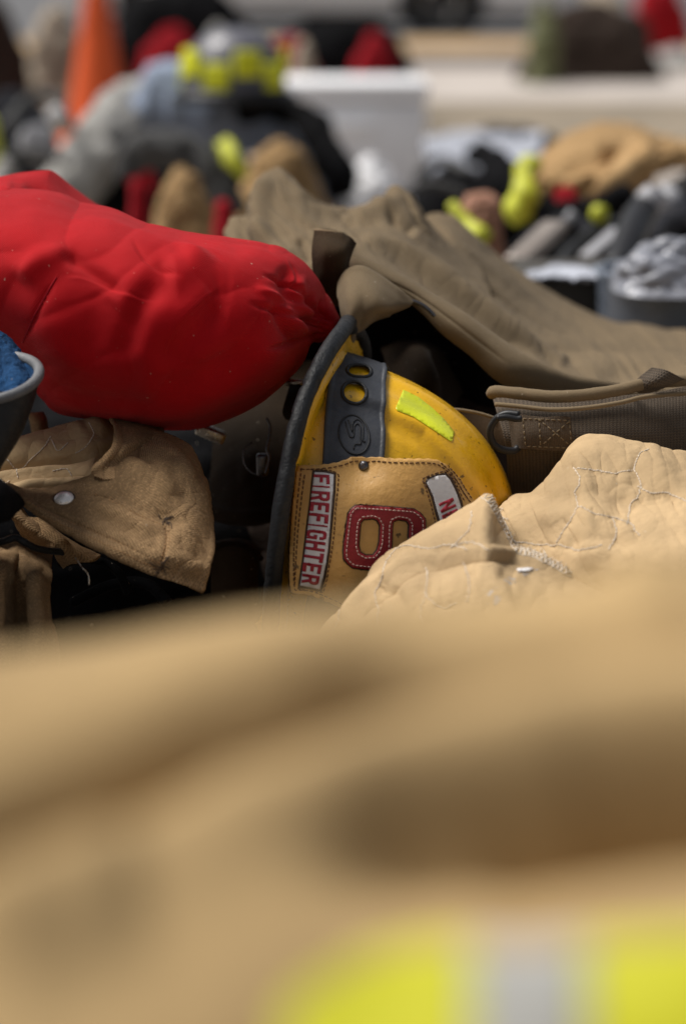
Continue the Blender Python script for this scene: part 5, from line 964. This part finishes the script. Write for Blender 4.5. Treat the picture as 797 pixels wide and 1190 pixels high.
# far right heap
heap('stacked_packs', 592, 766, -8, 15.4, M['brownheap'], 'dark brown stack of packs on the pavement at the upper right', 'pack', .6, .06, 3, 1.7)
tube_px('cream_coat', [(692, -20, 15.2), (706, 20, 15.1), (724, 50, 15.0), (738, 78, 14.9)], [.1, .13, .13, .1], M['cream'], 'cream coat leaning against the dark brown stack', 'coat', crumple=.05)
heap('green_vest', 602, 646, -6, 15.1, M['green_dull'], 'dull olive green vest on the left of the dark brown stack', 'vest', .3, .05, 3)
heap('grey_bag', 744, 830, 50, 17, M['palegrey'], 'pale grey bag on the ground at the far right', 'bag', .4, .05, 3)
heap('red_bundle', 715, 790, -30, 19, M['bgred'], 'red bundle at the top right', 'bundle', .4, .05, 3)
# straps, hoses and buckles that belong to the dark packs
def straps(pname, lst):
    par = bpy.data.objects[pname]
    for nm, pts, r, mat in lst: tube_px(nm, pts, r, M[mat], parent=par, seg=12, crumple=.002)
straps('dark_backpack', [('shoulder_strap', [(5, 150, 6.0), (30, 118, 6.1), (62, 112, 6.1), (84, 150, 6.0)], [.014, .014], 'midgrey'), ('buckle', [(60, 128, 6.0), (70, 140, 6.0)], [.02, .02], 'whitepl'), ('strap', [(0, 185, 5.95), (40, 178, 5.95), (80, 190, 5.95)], [.012, .012], 'midgrey')])
straps('black_pants', [('trim_band', [(170, 168, 6.0), (210, 176, 6.0), (245, 190, 6.0)], [.012, .012], 'silver'), ('suspender', [(150, 215, 5.6), (168, 195, 5.6), (176, 222, 5.6)], [.016, .016], 'bgred')])
straps('black_pack', [('strap', [(484, 205, 6.3), (510, 185, 6.3), (545, 200, 6.2)], [.014, .014], 'midgrey'), ('label_tag', [(495, 225, 6.0), (515, 222, 6.0)], [.022, .022], 'palegrey')])
straps('low_black_bag', [('strap', [(455, 232, 4.9), (500, 214, 4.9), (540, 226, 4.9)], [.01, .01], 'midgrey'), ('buckle', [(470, 240, 4.85), (480, 238, 4.85)], [.016, .016], 'greypl')])
straps('breathing_pack', [('shoulder_strap', [(590, 300, 3.95), (625, 270, 4.0), (670, 258, 4.05), (700, 290, 3.95)], [.013, .013], 'char_cloth'), ('hose', [(640, 330, 3.8), (665, 290, 3.9), (705, 262, 4.0), (740, 262, 4.0)], [.012, .012], 'rubber_dk'),
    ('gauge', [(692, 248, 3.98), (700, 250, 3.97)], [.016, .016], 'lime_dull'), ('buckle', [(655, 252, 3.98), (664, 258, 3.98)], [.016, .016], 'greypl'), ('strap', [(730, 250, 3.9), (760, 225, 4.1), (800, 215, 4.2)], [.012, .012], 'midgrey'), ('buckle', [(772, 228, 4.05), (784, 236, 4.0)], [.022, .022], 'greypl')])
tube_px('black_jacket', [(286, 132, 5.9), (312, 122, 6.0), (350, 138, 6.0), (382, 176, 5.9), (398, 222, 5.8)], [.03, .04, .045, .05, .04], M['black_cloth'], 'black jacket edge between the pale cloth and the white cooler', 'jacket', crumple=.03)
tube_px('black_sleeve', [(556, 176, 5.6), (580, 196, 5.5), (588, 232, 5.3), (572, 262, 5.2)], [.03, .045, .045, .03], M['black_cloth'], 'black sleeve hanging left of the lime cuff band of the tan coat', 'sleeve', crumple=.03)
tube_px('black_glove', [(640, 238, 4.15), (668, 250, 4.1), (700, 244, 4.1), (722, 226, 4.15)], [.03, .04, .04, .025], M['black_cloth'], 'black glove lying in the hollow under the arching tan coat', 'glove', crumple=.03)
straps('dark_hood', [('strap', [(750, 300, 3.8), (775, 262, 4.0), (800, 250, 4.1)], [.014, .014], 'greypl')])
# ------------------------------------------------------------------ ground
def strip(name, d0, d1, z, mat, xs=400):
    return tag(mesh(name, [(-xs, d0, z), (xs, d0, z), (xs, d1, z), (-xs, d1, z)], [(0, 1, 2, 3)], mat, None, False), kind='structure')
M['asph'] = plain('weathered_concrete', (.27, .235, .205), .9, bump=.002, bscale=6, var=.25); M['conc'] = plain('pale_concrete', (.42, .375, .34), .9, bump=.001, bscale=5, var=.12)
M['sand'] = plain('tan_gravel', (.38, .25, .12), .95, bscale=5, var=.25); M['browng'] = plain('dusty_ground', (.22, .18, .13), .95, bscale=5, var=.25); M['road'] = plain('grey_asphalt', (.10, .10, .105), .9, bscale=5, var=.2)
strip('ground', -50, 2500, 0, M['asph'], 2500)
strip('path', 13.2, 17.2, .004, M['conc']); strip('verge', 17.2, 22.4, .004, M['sand']); strip('dirt_strip', 10.4, 13.2, .004, M['browng']); strip('road', 22.4, 60, .004, M['road'])
k_ = strip('kerb', 17.1, 17.3, .0, M['conc']); boxm_o = boxm('kerb', 0, 17.2, 0, 300, .15, .1, M['conc'], None, 0, .01); boxm_o['kind'] = 'structure'
bpy.data.objects.remove(k_)

# ------------------------------------------------------------------ light, world, camera
W = bpy.data.worlds.new('World'); SC.world = W; W.use_nodes = True; nt = W.node_tree; bg = nt.nodes['Background']
sky = nt.nodes.new('ShaderNodeTexSky'); sky.sky_type = 'NISHITA'; sky.sun_disc = False; SUN_E, SUN_A = math.radians(60), math.radians(-72)
sky.sun_elevation = SUN_E; sky.sun_rotation = SUN_A; sky.air_density = 1; sky.dust_density = 3
hs_ = nt.nodes.new('ShaderNodeHueSaturation'); hs_.inputs['Saturation'].default_value = .35; nt.links.new(sky.outputs[0], hs_.inputs['Color']); nt.links.new(hs_.outputs[0], bg.inputs[0]); bg.inputs[1].default_value = .078
L = bpy.data.lights.new('sun', 'SUN'); L.energy = 4.9; L.angle = math.radians(32); L.color = (1, .96, .9); lo_ = bpy.data.objects.new('sun', L); COL.objects.link(lo_)
sd = Vector((math.sin(SUN_A) * math.cos(SUN_E), math.cos(SUN_A) * math.cos(SUN_E), math.sin(SUN_E))); lo_.rotation_euler = sd.to_track_quat('Z', 'Y').to_euler()
cd = bpy.data.cameras.new('camera'); cam = bpy.data.objects.new('camera', cd); COL.objects.link(cam); cam.location = CAM.tolist(); cam.rotation_euler = (PI / 2 - PITCH, 0, 0)
cd.sensor_fit = 'VERTICAL'; cd.sensor_height = 36; cd.sensor_width = 24; cd.lens = 36 * FPX / 1190; cd.clip_start = .05; cd.clip_end = 5000
cd.dof.use_dof = True; cd.dof.focus_distance = 2.19; cd.dof.aperture_fstop = 2.9; SC.camera = cam
SC.view_settings.view_transform = 'Standard'; SC.view_settings.look = 'None'; SC.view_settings.exposure = 0; SC.view_settings.gamma = 1
SC.cycles.use_denoising = True; SC.cycles.max_bounces = 6; SC.cycles.use_adaptive_sampling = False
